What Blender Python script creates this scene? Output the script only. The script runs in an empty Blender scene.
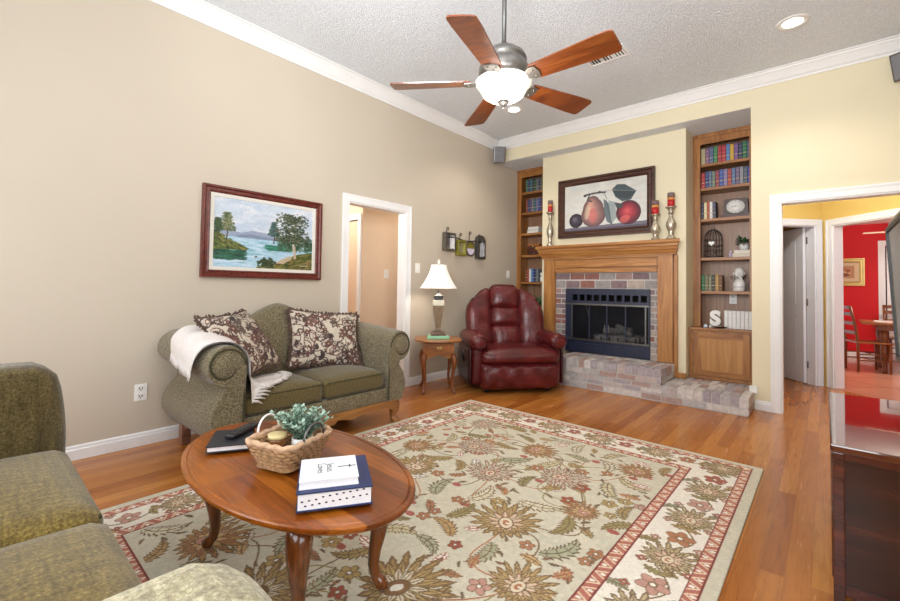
import bpy, bmesh, math, random
import numpy as np
from mathutils import Vector, Matrix, Euler
from mathutils.geometry import tessellate_polygon

SC = bpy.context.scene
COL = SC.collection
PI = math.pi
RAD = math.radians

# ------------------------------------------------------------------ camera, light, exposure
cam = bpy.data.cameras.new('camera')
cam_ob = bpy.data.objects.new('camera', cam)
COL.objects.link(cam_ob)
SC.camera = cam_ob
F_PX, YAW, PITCH, ROLL, CY = 425.74, RAD(41.425), RAD(1.634), RAD(0.8647), 275.84
fwd = Vector((-math.sin(YAW) * math.cos(PITCH), math.cos(YAW) * math.cos(PITCH), math.sin(PITCH)))
r0 = Vector((math.cos(YAW), math.sin(YAW), 0))
u0 = r0.cross(fwd)
rgt = r0 * math.cos(ROLL) + u0 * math.sin(ROLL)
up = -r0 * math.sin(ROLL) + u0 * math.cos(ROLL)
M = Matrix((rgt, up, -fwd)).transposed().to_4x4()
M.translation = Vector((3.704, 0, 1.165))
cam_ob.matrix_world = M
cam.sensor_fit = 'HORIZONTAL'
cam.sensor_width = 36
cam.lens = F_PX / 900 * 36
cam.shift_x = 0
cam.shift_y = (CY - 300.5) / 900
cam.clip_start = 0.05

W = bpy.data.worlds.new('daylight')
SC.world = W
W.use_nodes = True
W.node_tree.nodes['Background'].inputs[0].default_value = (0.80, 0.87, 1.0, 1)
W.node_tree.nodes['Background'].inputs[1].default_value = 1.2

def area(name, loc, aim, sx, sy, power, col=(1, 1, 1), spread=180):
    l = bpy.data.lights.new(name, 'AREA')
    l.shape = 'RECTANGLE'; l.size = sx; l.size_y = sy; l.energy = power; l.color = col
    l.spread = RAD(spread)
    o = bpy.data.objects.new(name, l); COL.objects.link(o)
    o.location = loc
    d = Vector(aim) - Vector(loc)
    o.rotation_euler = d.to_track_quat('-Z', 'Y').to_euler()
    return o

def point(name, loc, power, col=(1, 1, 1), r=0.06):
    l = bpy.data.lights.new(name, 'POINT'); l.energy = power; l.color = col; l.shadow_soft_size = r
    o = bpy.data.objects.new(name, l); COL.objects.link(o); o.location = loc
    return o

def spot(name, loc, aim, power, ang=120, col=(1, 1, 1), r=0.06):
    l = bpy.data.lights.new(name, 'SPOT'); l.energy = power; l.color = col; l.shadow_soft_size = r
    l.spot_size = RAD(ang); l.spot_blend = 0.6
    o = bpy.data.objects.new(name, l); COL.objects.link(o); o.location = loc
    d = Vector(aim) - Vector(loc)
    o.rotation_euler = d.to_track_quat('-Z', 'Y').to_euler()
    return o

# added daylight for invented windows behind the camera and in the right wall
area('window_daylight', (1.15, -1.42, 1.6), (1.4, 3, 1.2), 1.7, 2.0, 60, (0.94, 0.97, 1.0))
area('window_daylight', (3.25, -1.42, 1.6), (3.0, 3, 1.2), 1.7, 2.0, 60, (0.94, 0.97, 1.0))
area('window_daylight', (4.72, 0.35, 1.7), (0, 1.6, 1.4), 1.5, 1.8, 40, (0.94, 0.97, 1.0))

# added lights that brighten the ceiling, standing in for a bounced flash
area('ceiling_fill', (3.3, -0.3, 2.35), (2.9, 0.9, 3.4), 0.5, 0.5, 70, (0.93, 0.96, 1.0), 150)
spot('ceiling_fill', (3.5, -0.2, 1.7), (2.1, 2.6, 3.36), 260, 95, (0.93, 0.96, 1.0), 0.3)

vs = SC.view_settings
vs.view_transform = 'Standard'
vs.look = 'None'
vs.gamma = 1
vs.use_curve_mapping = False
vs.exposure = -0.06
SC.cycles.max_bounces = 8
SC.cycles.diffuse_bounces = 5
SC.cycles.sample_clamp_indirect = 6

# ------------------------------------------------------------------ materials
def lin(c):
    c = c / 255.0
    return c / 12.92 if c <= 0.04045 else ((c + 0.055) / 1.055) ** 2.4
def rgb(h):
    if isinstance(h, str):
        h = (int(h[0:2], 16), int(h[2:4], 16), int(h[4:6], 16))
    return tuple(lin(v) for v in h)

class Mat:
    def __init__(s, name):
        s.m = bpy.data.materials.new(name); s.m.use_nodes = True
        s.nt = s.m.node_tree; s.b = s.nt.nodes['Principled BSDF']
    def n(s, t, **kw):
        x = s.nt.nodes.new(t)
        for k, v in kw.items():
            if k in x.inputs: x.inputs[k].default_value = v
            else: setattr(x, k, v)
        return x
    def l(s, a, b): s.nt.links.new(a, b)
    def coord(s, scale=(1, 1, 1), rot=(0, 0, 0), src='Object'):
        tc = s.n('ShaderNodeTexCoord'); mp = s.n('ShaderNodeMapping')
        mp.inputs['Scale'].default_value = scale; mp.inputs['Rotation'].default_value = rot
        s.l(tc.outputs[src], mp.inputs['Vector']); return mp.outputs['Vector']
    def noise(s, vec, scale, detail=3, rough=0.5, dist=0):
        x = s.n('ShaderNodeTexNoise'); x.inputs['Scale'].default_value = scale
        x.inputs['Detail'].default_value = detail; x.inputs['Roughness'].default_value = rough
        x.inputs['Distortion'].default_value = dist
        if vec is not None: s.l(vec, x.inputs['Vector'])
        return x.outputs['Fac']
    def ramp(s, fac, stops):
        r = s.n('ShaderNodeValToRGB'); e = r.color_ramp.elements
        while len(e) > len(stops): e.remove(e[-1])
        while len(e) < len(stops): e.new(0.5)
        for i, (p, c) in enumerate(stops):
            e[i].position = p; e[i].color = (*c, 1)
        s.l(fac, r.inputs['Fac']); return r.outputs['Color']
    def mix(s, fac, a, b, mode='MIX'):
        x = s.n('ShaderNodeMix', data_type='RGBA', blend_type=mode)
        for sock, v in ((x.inputs[0], fac), (x.inputs[6], a), (x.inputs[7], b)):
            if hasattr(v, 'is_linked'): s.l(v, sock)
            elif isinstance(v, (tuple, list)): sock.default_value = (*v[:3], 1)
            else: sock.default_value = v
        return x.outputs[2]
    def bump(s, h, strength=0.3, dist=0.01):
        x = s.n('ShaderNodeBump'); x.inputs['Strength'].default_value = strength
        x.inputs['Distance'].default_value = dist
        s.l(h, x.inputs['Height']); s.l(x.outputs['Normal'], s.b.inputs['Normal'])
    def col(s, c):
        if isinstance(c, (tuple, list)): s.b.inputs['Base Color'].default_value = (*c[:3], 1)
        else: s.l(c, s.b.inputs['Base Color'])
        return s
    def set(s, rough=0.5, metal=0, spec=0.5, coat=0, coat_r=0.05, emit=None, es=0, trans=0, sheen=0):
        b = s.b.inputs
        b['Roughness'].default_value = rough; b['Metallic'].default_value = metal
        b['Specular IOR Level'].default_value = spec
        b['Coat Weight'].default_value = coat; b['Coat Roughness'].default_value = coat_r
        b['Transmission Weight'].default_value = trans
        b['Sheen Weight'].default_value = sheen
        if emit: b['Emission Color'].default_value = (*emit, 1); b['Emission Strength'].default_value = es
        return s

def plain(name, c, rough=0.5, var=0.06, sc=6, bump=0, **kw):
    m = Mat(name); c = rgb(c); v = m.coord()
    f = m.noise(v, sc, 4)
    m.col(m.ramp(f, [(0.3, tuple(x * (1 - var) for x in c)), (0.7, tuple(min(1, x * (1 + var)) for x in c))]))
    if bump: m.bump(m.noise(v, sc * 12, 3), bump, 0.004)
    m.set(rough, **kw); return m.m

def paint_wall(name, c):
    m = Mat(name); c = rgb(c); v = m.coord()
    m.col(m.ramp(m.noise(v, 1.5, 2), [(0.3, tuple(x * 0.985 for x in c)), (0.7, tuple(x * 1.015 for x in c))]))
    m.bump(m.noise(v, 90, 3), 0.08, 0.003)
    m.set(0.62, spec=0.3); return m.m

def wood(name, dark, mid, light, axis='X', sc=1.0, rough=0.38, coat=0.0, fine=0.35):
    m = Mat(name)
    k = [9.0 * sc] * 3; k['XYZ'.index(axis)] = 0.7 * sc
    v = m.coord(tuple(k))
    f = m.noise(v, 1.6, 6, 0.55, 1.6)
    base = m.ramp(f, [(0.28, rgb(dark)), (0.5, rgb(mid)), (0.74, rgb(light))])
    k2 = [70.0 * sc] * 3; k2['XYZ'.index(axis)] = 2.0 * sc
    g = m.noise(m.coord(tuple(k2)), 2.0, 3, 0.6)
    pore = m.ramp(g, [(0.35, (0.45, 0.4, 0.36)), (0.55, (1, 1, 1))])
    m.col(m.mix(fine, base, pore, 'MULTIPLY'))
    m.bump(g, 0.06, 0.002)
    m.set(rough, coat=coat); return m.m

def fabric(name, a, b, c, scale=260, rough=0.95, bump=0.5, weave=None):
    m = Mat(name); v = m.coord()
    f = m.noise(v, scale, 3, 0.7)
    colr = m.ramp(f, [(0.30, rgb(a)), (0.5, rgb(b)), (0.72, rgb(c))])
    if weave:
        v1 = m.coord((weave, 6, 6)); v2 = m.coord((6, weave, 6))
        h = m.noise(v1, 1.0, 2); g = m.noise(v2, 1.0, 2)
        colr = m.mix(0.55, colr, m.ramp(h, [(0.35, (0.62, 0.6, 0.52)), (0.62, (1.25, 1.25, 1.15))]), 'MULTIPLY')
        colr = m.mix(0.5, colr, m.ramp(g, [(0.35, (0.62, 0.6, 0.52)), (0.62, (1.25, 1.25, 1.15))]), 'MULTIPLY')
    m.col(colr); m.bump(f, bump, 0.004)
    m.set(rough, spec=0.15, sheen=0.25); return m.m

def leather(name, a, b, c):
    m = Mat(name); v = m.coord()
    f = m.noise(v, 5, 5, 0.6, 0.6)
    m.col(m.ramp(f, [(0.3, rgb(a)), (0.5, rgb(b)), (0.72, rgb(c))]))
    w = m.noise(m.coord((1.0, 1.0, 0.55)), 16, 4, 0.55, 1.2)
    m.bump(w, 0.35, 0.02)
    m.set(0.31, spec=0.5); return m.m

def emis(name, c, s):
    m = Mat(name); m.col(rgb(c)); m.set(0.6, emit=rgb(c), es=s); return m.m

def vcol(name, rough=0.8, bump=0, bscale=300, **kw):
    m = Mat(name); a = m.n('ShaderNodeVertexColor'); a.layer_name = 'pattern'
    m.col(a.outputs['Color'])
    if bump: m.bump(m.noise(m.coord(), bscale, 3, 0.6), bump, 0.004)
    m.set(rough, **kw); return m.m

MT = {}
MT['wall_beige'] = paint_wall('beige wall paint', 'C4B8A6')
MT['wall_cream'] = paint_wall('cream wall paint', 'E0D5B6')
MT['wall_yellow'] = paint_wall('ochre wall paint', 'D3B467')
MT['wall_peach'] = paint_wall('peach wall paint', 'E6CDB2')
MT['wall_red'] = paint_wall('red wall paint', 'C8141C')
MT['white'] = plain('white trim paint', 'E9E8E6', 0.4, 0.02)
MT['door_white'] = plain('off white door paint', 'E2E2E6', 0.45, 0.02)
MT['switch'] = plain('white plastic', 'F0EEE8', 0.35, 0.01)
MT['dark'] = plain('near black plastic', '17171A', 0.4, 0.1)
m = Mat('stippled ceiling'); v = m.coord()
f = m.noise(v, 85, 4, 0.7)
m.col(m.ramp(f, [(0.35, rgb('D8DDE2')), (0.65, rgb('F0F4F8'))])); m.bump(f, 0.6, 0.02); m.set(0.9, spec=0.1)
MT['ceiling'] = m.m

# oak strip floor, boards along Y
m = Mat('honey oak strip floor')
v = m.coord((1, 1, 1), (0, 0, RAD(90)))
bk = m.n('ShaderNodeTexBrick'); m.l(v, bk.inputs['Vector'])
bk.offset = 0.37; bk.offset_frequency = 2
bk.inputs['Scale'].default_value = 1.0
bk.inputs['Brick Width'].default_value = 0.95; bk.inputs['Row Height'].default_value = 0.083
bk.inputs['Mortar Size'].default_value = 0.0012; bk.inputs['Mortar Smooth'].default_value = 0.3
bk.inputs['Bias'].default_value = 0.0
bk.inputs['Color1'].default_value = (0, 0, 0, 1); bk.inputs['Color2'].default_value = (1, 1, 1, 1)
bk.inputs['Mortar'].default_value = (0.5, 0.5, 0.5, 1)
tint = m.ramp(bk.outputs['Color'], [(0.0, rgb('96541F')), (0.4, rgb('AE6C2E')), (0.7, rgb('BC7A39')), (1.0, rgb('A25E27'))])
g = m.noise(m.coord((16, 1.1, 1)), 2.2, 6, 0.6, 1.8)
gr = m.ramp(g, [(0.3, (0.66, 0.60, 0.52)), (0.5, (1, 1, 1)), (0.75, (1.14, 1.13, 1.1))])
c1 = m.mix(0.75, tint, gr, 'MULTIPLY')
c2 = m.mix(bk.outputs['Fac'], c1, rgb('8A5426'))
m.col(c2); m.set(0.22, spec=0.5)
rr = m.ramp(g, [(0.2, (0.16,) * 3), (0.8, (0.30,) * 3)]); m.l(rr, m.b.inputs['Roughness'])
MT['floor'] = m.m

# dining tile
m = Mat('terracotta tile floor'); v = m.coord((1, 1, 1), (0, 0, RAD(45)))
bk = m.n('ShaderNodeTexBrick'); m.l(v, bk.inputs['Vector']); bk.offset = 0
bk.inputs['Scale'].default_value = 1.0
bk.inputs['Brick Width'].default_value = 0.6; bk.inputs['Row Height'].default_value = 0.6
bk.inputs['Mortar Size'].default_value = 0.004
bk.inputs['Color1'].default_value = (*rgb('CF8A6E'), 1); bk.inputs['Color2'].default_value = (*rgb('D69579'), 1)
bk.inputs['Mortar'].default_value = (*rgb('7E4A3A'), 1)
m.col(bk.outputs['Color']); m.set(0.15)
MT['tile'] = m.m

MT['oak_z'] = wood('oak upright grain', '7A4A22', '9E6833', 'B37C43', 'Z')
MT['oak_x'] = wood('oak level grain', '7A4A22', '9E6833', 'B37C43', 'X')
MT['oak_panel'] = wood('figured oak panel', '8A5426', 'AE7A40', 'C08E54', 'Z', 0.55)
MT['oak_back'] = wood('oak back boards', '84604A', '9C765A', 'AD886B', 'Z', 0.8)
MT['mantel_x'] = wood('light oak level grain', '8A5629', 'AB743C', 'C08B4E', 'X', 1.2)
MT['mantel_z'] = wood('light oak upright grain', '8A5629', 'AB743C', 'C08B4E', 'Z', 1.2)
MT['mantel_dk'] = wood('shadow line oak', '5A3518', '74481F', '8A5829', 'X', 1.2)
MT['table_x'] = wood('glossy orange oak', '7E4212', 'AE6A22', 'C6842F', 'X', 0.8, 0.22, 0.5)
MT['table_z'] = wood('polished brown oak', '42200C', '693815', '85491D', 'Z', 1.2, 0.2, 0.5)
MT['end_x'] = wood('golden oak', '70401A', '985C28', 'B07438', 'X', 1.5, 0.3)
MT['end_z'] = wood('brown oak legs', '562A10', '7E4520', '96592C', 'Z', 1.5, 0.3)
MT['sofa_wood'] = wood('carved brown wood', '6B3F1C', '93602F', 'AC783F', 'Y', 1.5, 0.4)
MT['sofa_wood_grey'] = wood('carved greyed wood', '5E3A2A', '7F5540', '966A50', 'Y', 1.5, 0.4)
MT['blade'] = wood('cherry fan blade', '481E0A', '6C3412', '84481C', 'X', 1.2, 0.3, 0.2)
MT['mahogany'] = wood('dark mahogany', '1A0A06', '301309', '4A2212', 'X', 0.7, 0.25, 0.3)
MT['mahogany_edge'] = wood('mahogany edge', '2A1009', '43190E', '5A2716', 'X', 1, 0.22, 0.4)
MT['frame_red'] = wood('reddish frame wood', '3E1209', '61241A', '7B3625', 'X', 2, 0.35)
MT['frame_dark'] = wood('dark brown frame', '2B1710', '452719', '5C3825', 'X', 2, 0.4)
m = Mat('polished console top')
m.col(rgb('4A1D10')); m.set(0.06, spec=0.9, coat=1.0, coat_r=0.02)
MT['console_top'] = m.m
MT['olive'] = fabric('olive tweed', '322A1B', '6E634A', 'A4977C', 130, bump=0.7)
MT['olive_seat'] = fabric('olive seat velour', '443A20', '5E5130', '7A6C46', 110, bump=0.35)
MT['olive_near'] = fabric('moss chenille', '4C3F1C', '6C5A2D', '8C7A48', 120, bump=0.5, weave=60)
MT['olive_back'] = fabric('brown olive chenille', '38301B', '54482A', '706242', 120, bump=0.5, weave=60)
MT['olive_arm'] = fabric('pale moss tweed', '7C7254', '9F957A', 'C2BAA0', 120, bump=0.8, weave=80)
MT['piping'] = plain('olive piping', '3B3720', 0.9)
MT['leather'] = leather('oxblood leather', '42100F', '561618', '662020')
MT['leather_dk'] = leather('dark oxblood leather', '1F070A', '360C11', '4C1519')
MT['throw'] = plain('ivory woven throw', 'DED6D0', 0.95, 0.06, 60, 0.7)
MT['pillow_fringe'] = plain('brown fringe', '59443A', 0.95, 0.3, 40)
MT['steel_dk'] = plain('brushed grey metal', '6B6A68', 0.35, 0.1, metal=0.8)
MT['pewter'] = plain('pewter', '7C7872', 0.3, 0.15, 30, metal=0.85)
MT['silver'] = plain('mercury silver', 'B5AA98', 0.25, 0.25, 25, 0.3, metal=0.7)
MT['iron'] = plain('black iron', '2A2522', 0.5, 0.2)
MT['fire_black'] = plain('blue black painted steel', '23283C', 0.35, 0.12, spec=0.5)
MT['soot'] = plain('sooty firebrick', '2A2622', 0.9, 0.3)
MT['log'] = plain('grey ceramic log', '8A8580', 0.9, 0.3, 20, 0.5)
MT['brass'] = plain('worn brass', 'C0A566', 0.35, 0.15, metal=0.6)
m = Mat('smoked glass'); m.col(rgb('20232C')); m.set(0.08, spec=0.6); m.b.inputs['Alpha'].default_value = 0.22
MT['glass_dk'] = m.m
m = Mat('clear glass'); m.col((0.95, 0.97, 0.96)); m.set(0.05, spec=0.6); m.b.inputs['Alpha'].default_value = 0.2
MT['glass'] = m.m
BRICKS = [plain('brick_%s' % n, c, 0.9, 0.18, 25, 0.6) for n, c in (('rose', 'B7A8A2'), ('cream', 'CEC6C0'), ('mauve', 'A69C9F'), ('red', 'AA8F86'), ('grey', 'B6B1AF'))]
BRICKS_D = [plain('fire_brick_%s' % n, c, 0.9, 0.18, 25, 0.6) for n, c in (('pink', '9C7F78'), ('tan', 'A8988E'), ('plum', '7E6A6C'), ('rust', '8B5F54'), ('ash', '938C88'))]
MT['mortar'] = plain('pale mortar', 'C4BEB8', 0.95, 0.1, 40, 0.6)
MT['foliage'] = plain('dark green leaves', '2F5A30', 0.5, 0.35, 60)
MT['eucalyptus'] = plain('sage green leaves', '94AC9A', 0.6, 0.25, 60)
MT['pot'] = plain('white glazed pot', 'E6E4E0', 0.3, 0.02)
MT['wicker'] = plain('woven water hyacinth', 'B08A62', 0.85, 0.35, 70, 0.6)
MT['paper'] = plain('book pages', 'E4DED0', 0.8, 0.05, 80)
MT['gilt'] = plain('gilt lettering', 'B9A67A', 0.5, 0.1, metal=0.2)
MT['ink'] = plain('grey black ink', '2B2A33', 0.6)
MT['wax_red'] = plain('red candle wax', 'B01C1F', 0.45, 0.1)
MT['wax_orange'] = plain('orange candle wax', 'D08A4A', 0.45, 0.1)
MT['wax_brown'] = plain('mauve candle wax', '77605F', 0.45, 0.1)
MT['shade'] = None
MT['screen'] = plain('screen with painted reflection', '6E6652', 0.12, 0.02, spec=0.7)  # beige reflection of the room put into the screen colour

# ------------------------------------------------------------------ mesh builder
class MB:
    def __init__(s):
        s.v = []; s.f = []; s.mi = []; s.sm = []
    def add(s, verts, faces, mi=0, smooth=False, mat=None):
        o = len(s.v)
        for p in verts:
            p = Vector(p)
            if mat is not None: p = mat @ p
            s.v.append(tuple(p))
        for f in faces:
            s.f.append([o + i for i in f]); s.mi.append(mi); s.sm.append(smooth)
        return s
    def box(s, a, b, mi=0, mat=None, bev=0):
        x0, y0, z0 = [min(p, q) for p, q in zip(a, b)]; x1, y1, z1 = [max(p, q) for p, q in zip(a, b)]
        if bev > 0:
            bm = bmesh.new(); bmesh.ops.create_cube(bm, size=1)
            for v in bm.verts:
                v.co = Vector(((x0 + x1) / 2 + v.co.x * (x1 - x0), (y0 + y1) / 2 + v.co.y * (y1 - y0), (z0 + z1) / 2 + v.co.z * (z1 - z0)))
            bmesh.ops.bevel(bm, geom=list(bm.edges), offset=bev, segments=2, affect='EDGES', profile=0.7)
            return s.bm(bm, mi, mat)
        vs_ = [(x0, y0, z0), (x1, y0, z0), (x1, y1, z0), (x0, y1, z0), (x0, y0, z1), (x1, y0, z1), (x1, y1, z1), (x0, y1, z1)]
        fs = [(0, 3, 2, 1), (4, 5, 6, 7), (0, 1, 5, 4), (1, 2, 6, 5), (2, 3, 7, 6), (3, 0, 4, 7)]
        return s.add(vs_, fs, mi, False, mat)
    def bm(s, bm, mi=0, mat=None, smooth=False):
        bm.verts.ensure_lookup_table(); bm.verts.index_update()
        s.add([v.co.copy() for v in bm.verts], [[v.index for v in f.verts] for f in bm.faces], mi, smooth, mat)
        bm.free(); return s
    def lathe(s, prof, n=24, mi=0, mat=None, smooth=True, cap=True, sx=1, sy=1):
        vs_ = []; fs = []
        for r, z in prof:
            for i in range(n):
                a = 2 * PI * i / n
                vs_.append((r * math.cos(a) * sx, r * math.sin(a) * sy, z))
        for k in range(len(prof) - 1):
            for i in range(n):
                j = (i + 1) % n
                fs.append((k * n + i, k * n + j, (k + 1) * n + j, (k + 1) * n + i))
        if cap:
            fs.append(tuple(range(n))[::-1]); fs.append(tuple((len(prof) - 1) * n + i for i in range(n)))
        return s.add(vs_, fs, mi, smooth, mat)
    def tube(s, pts, r, n=8, mi=0, closed=False, mat=None, flat=1.0):
        pts = [Vector(p) for p in pts]; N = len(pts)
        rs = r if isinstance(r, (list, tuple)) else [r] * N
        vs_ = []; fs = []; prev = None
        for i in range(N):
            if closed: t = pts[(i + 1) % N] - pts[i - 1]
            elif i == 0: t = pts[1] - pts[0]
            elif i == N - 1: t = pts[-1] - pts[-2]
            else: t = pts[i + 1] - pts[i - 1]
            t.normalize()
            if prev is None:
                a = Vector((0, 0, 1)) if abs(t.z) < 0.9 else Vector((1, 0, 0))
                prev = (a - t * a.dot(t)).normalized()
            else:
                prev = (prev - t * prev.dot(t)).normalized()
            b = t.cross(prev)
            for k in range(n):
                an = 2 * PI * k / n
                vs_.append(pts[i] + (prev * math.cos(an) * flat + b * math.sin(an)) * rs[i])
        m_ = N if closed else N - 1
        for i in range(m_):
            j = (i + 1) % N
            for k in range(n):
                q = (k + 1) % n
                fs.append((i * n + k, i * n + q, j * n + q, j * n + k))
        if not closed:
            fs.append(tuple(range(n))[::-1]); fs.append(tuple((N - 1) * n + k for k in range(n)))
        return s.add(vs_, fs, mi, True, mat)
    def prism(s, prof, axis, a, b, mi=0, smooth=False, mat=None, scale_b=None):
        # prof: closed 2D polygon; axis: extrusion axis; other two axes in order
        n = len(prof); vs_ = []
        for t in (a, b):
            for p, q in prof:
                vs_.append({'X': (t, p, q), 'Y': (p, t, q), 'Z': (p, q, t)}[axis])
        fs = [(i, (i + 1) % n, n + (i + 1) % n, n + i) for i in range(n)]
        s.add(vs_, fs, mi, smooth, mat)
        s.add(vs_, [tuple(range(n))[::-1], tuple(range(n, 2 * n))], mi, False, mat)
        return s
    def cushion(s, c, size, r=0.05, puff=(0, 0, 0), n=12, mi=0, mat=None, fn=None):
        hx, hy, hz = [q / 2 for q in size]
        bm = bmesh.new(); bmesh.ops.create_cube(bm, size=2)
        bmesh.ops.subdivide_edges(bm, edges=list(bm.edges), cuts=n, use_grid_fill=True)
        for v in bm.verts:
            x, y, z = v.co
            p = Vector((x * hx, y * hy, z * hz))
            q = Vector((max(-hx + r, min(hx - r, p.x)), max(-hy + r, min(hy - r, p.y)), max(-hz + r, min(hz - r, p.z))))
            d = p - q
            if d.length > 1e-9: p = q + d.normalized() * r
            def sm(t): return 1 - t * t
            p.z += puff[2] * sm(x) * sm(y) * z
            p.x += puff[0] * sm(y) * sm(z) * x
            p.y += puff[1] * sm(x) * sm(z) * y
            if fn: p = fn(p, x, y, z)
            v.co = p + Vector(c)
        return s.bm(bm, mi, mat, True)
    def grid(s, fn, nu, nv, mi=0, smooth=True, mat=None):
        vs_ = [fn(i / nu, j / nv) for j in range(nv + 1) for i in range(nu + 1)]
        fs = [(j * (nu + 1) + i, j * (nu + 1) + i + 1, (j + 1) * (nu + 1) + i + 1, (j + 1) * (nu + 1) + i) for j in range(nv) for i in range(nu)]
        return s.add(vs_, fs, mi, smooth, mat)
    def build(s, name, mats, parent=None, world=False, fix=True):
        if not isinstance(mats, (list, tuple)): mats = [mats]
        me = bpy.data.meshes.new(name)
        vs_ = s.v
        if parent is not None and world:
            inv = (Matrix.Translation(parent.location) @ parent.rotation_euler.to_matrix().to_4x4()).inverted()
            if parent.parent is not None:
                q = parent.parent
                inv = inv @ (Matrix.Translation(q.location) @ q.rotation_euler.to_matrix().to_4x4()).inverted()
            vs_ = [tuple(inv @ Vector(p)) for p in s.v]
        me.from_pydata(vs_, [], s.f)
        for q in mats: me.materials.append(q)
        me.polygons.foreach_set('material_index', s.mi)
        me.polygons.foreach_set('use_smooth', s.sm)
        if fix:
            bm = bmesh.new(); bm.from_mesh(me); bmesh.ops.recalc_face_normals(bm, faces=list(bm.faces)); bm.to_mesh(me); bm.free()
        me.update()
        o = bpy.data.objects.new(name, me); COL.objects.link(o)
        if parent is not None: o.parent = parent
        return o

def tag(o, label, cat, group=None, kind=None):
    o['label'] = label; o['category'] = cat
    if group: o['group'] = group
    if kind: o['kind'] = kind
    return o
def thing(name, label, cat, loc=(0, 0, 0), rz=0, group=None):
    o = bpy.data.objects.new(name, None); COL.objects.link(o); o.empty_display_size = 0.1
    o.location = loc; o.rotation_euler = (0, 0, rz)
    return tag(o, label, cat, group)
def struct(name, mb, mats, label=None, cat=None):
    o = mb.build(name, mats); o['kind'] = 'structure'
    if label: o['label'] = label; o['category'] = cat
    return o

def painted(name, arr, fn, mat, parent=None, skirt=None):
    """grid mesh carrying the colour pattern arr (rows, cols, 3) in sRGB; fn(u,v) arrays -> (N,3) points"""
    h, w = arr.shape[:2]
    uu, vv = np.meshgrid(np.linspace(0, 1, w), np.linspace(0, 1, h))
    P = fn(uu.ravel(), vv.ravel()).astype(np.float32)
    idx = np.arange(h * w).reshape(h, w)
    Fq = np.stack([idx[:-1, :-1], idx[:-1, 1:], idx[1:, 1:], idx[1:, :-1]], -1).reshape(-1, 4)
    cols = arr.reshape(-1, 3)
    if skirt is not None:
        border = np.concatenate([idx[0, :], idx[1:, -1], idx[-1, -2::-1], idx[-2:0:-1, 0]])
        nb = len(border); base = len(P)
        Q = P[border] + np.array(skirt, dtype=np.float32)
        P = np.concatenate([P, Q]); cols = np.concatenate([cols, cols[border] * 0.95])
        k = np.arange(nb); k2 = (k + 1) % nb
        Fs = np.stack([border[k], base + k, base + k2, border[k2]], -1)
        Fq = np.concatenate([Fq, Fs])
        Fb = (base + k)[::-1]
    me = bpy.data.meshes.new(name)
    nf = len(Fq)
    me.vertices.add(len(P)); me.vertices.foreach_set('co', P.ravel())
    me.loops.add(nf * 4); me.loops.foreach_set('vertex_index', Fq.ravel().astype(np.int32))
    me.polygons.add(nf); me.polygons.foreach_set('loop_start', np.arange(0, nf * 4, 4, dtype=np.int32))
    me.update(calc_edges=True)
    c = np.clip(cols, 0, 255) / 255.0
    c = np.where(c <= 0.04045, c / 12.92, ((c + 0.055) / 1.055) ** 2.4)
    rgba = np.concatenate([c, np.ones((len(c), 1))], 1).astype(np.float32)
    ca = me.color_attributes.new('pattern', 'FLOAT_COLOR', 'POINT')
    ca.data.foreach_set('color', rgba.ravel())
    me.polygons.foreach_set('use_smooth', np.ones(nf, dtype=bool))
    me.materials.append(mat)
    o = bpy.data.objects.new(name, me); COL.objects.link(o)
    if parent is not None: o.parent = parent
    return o

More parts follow.
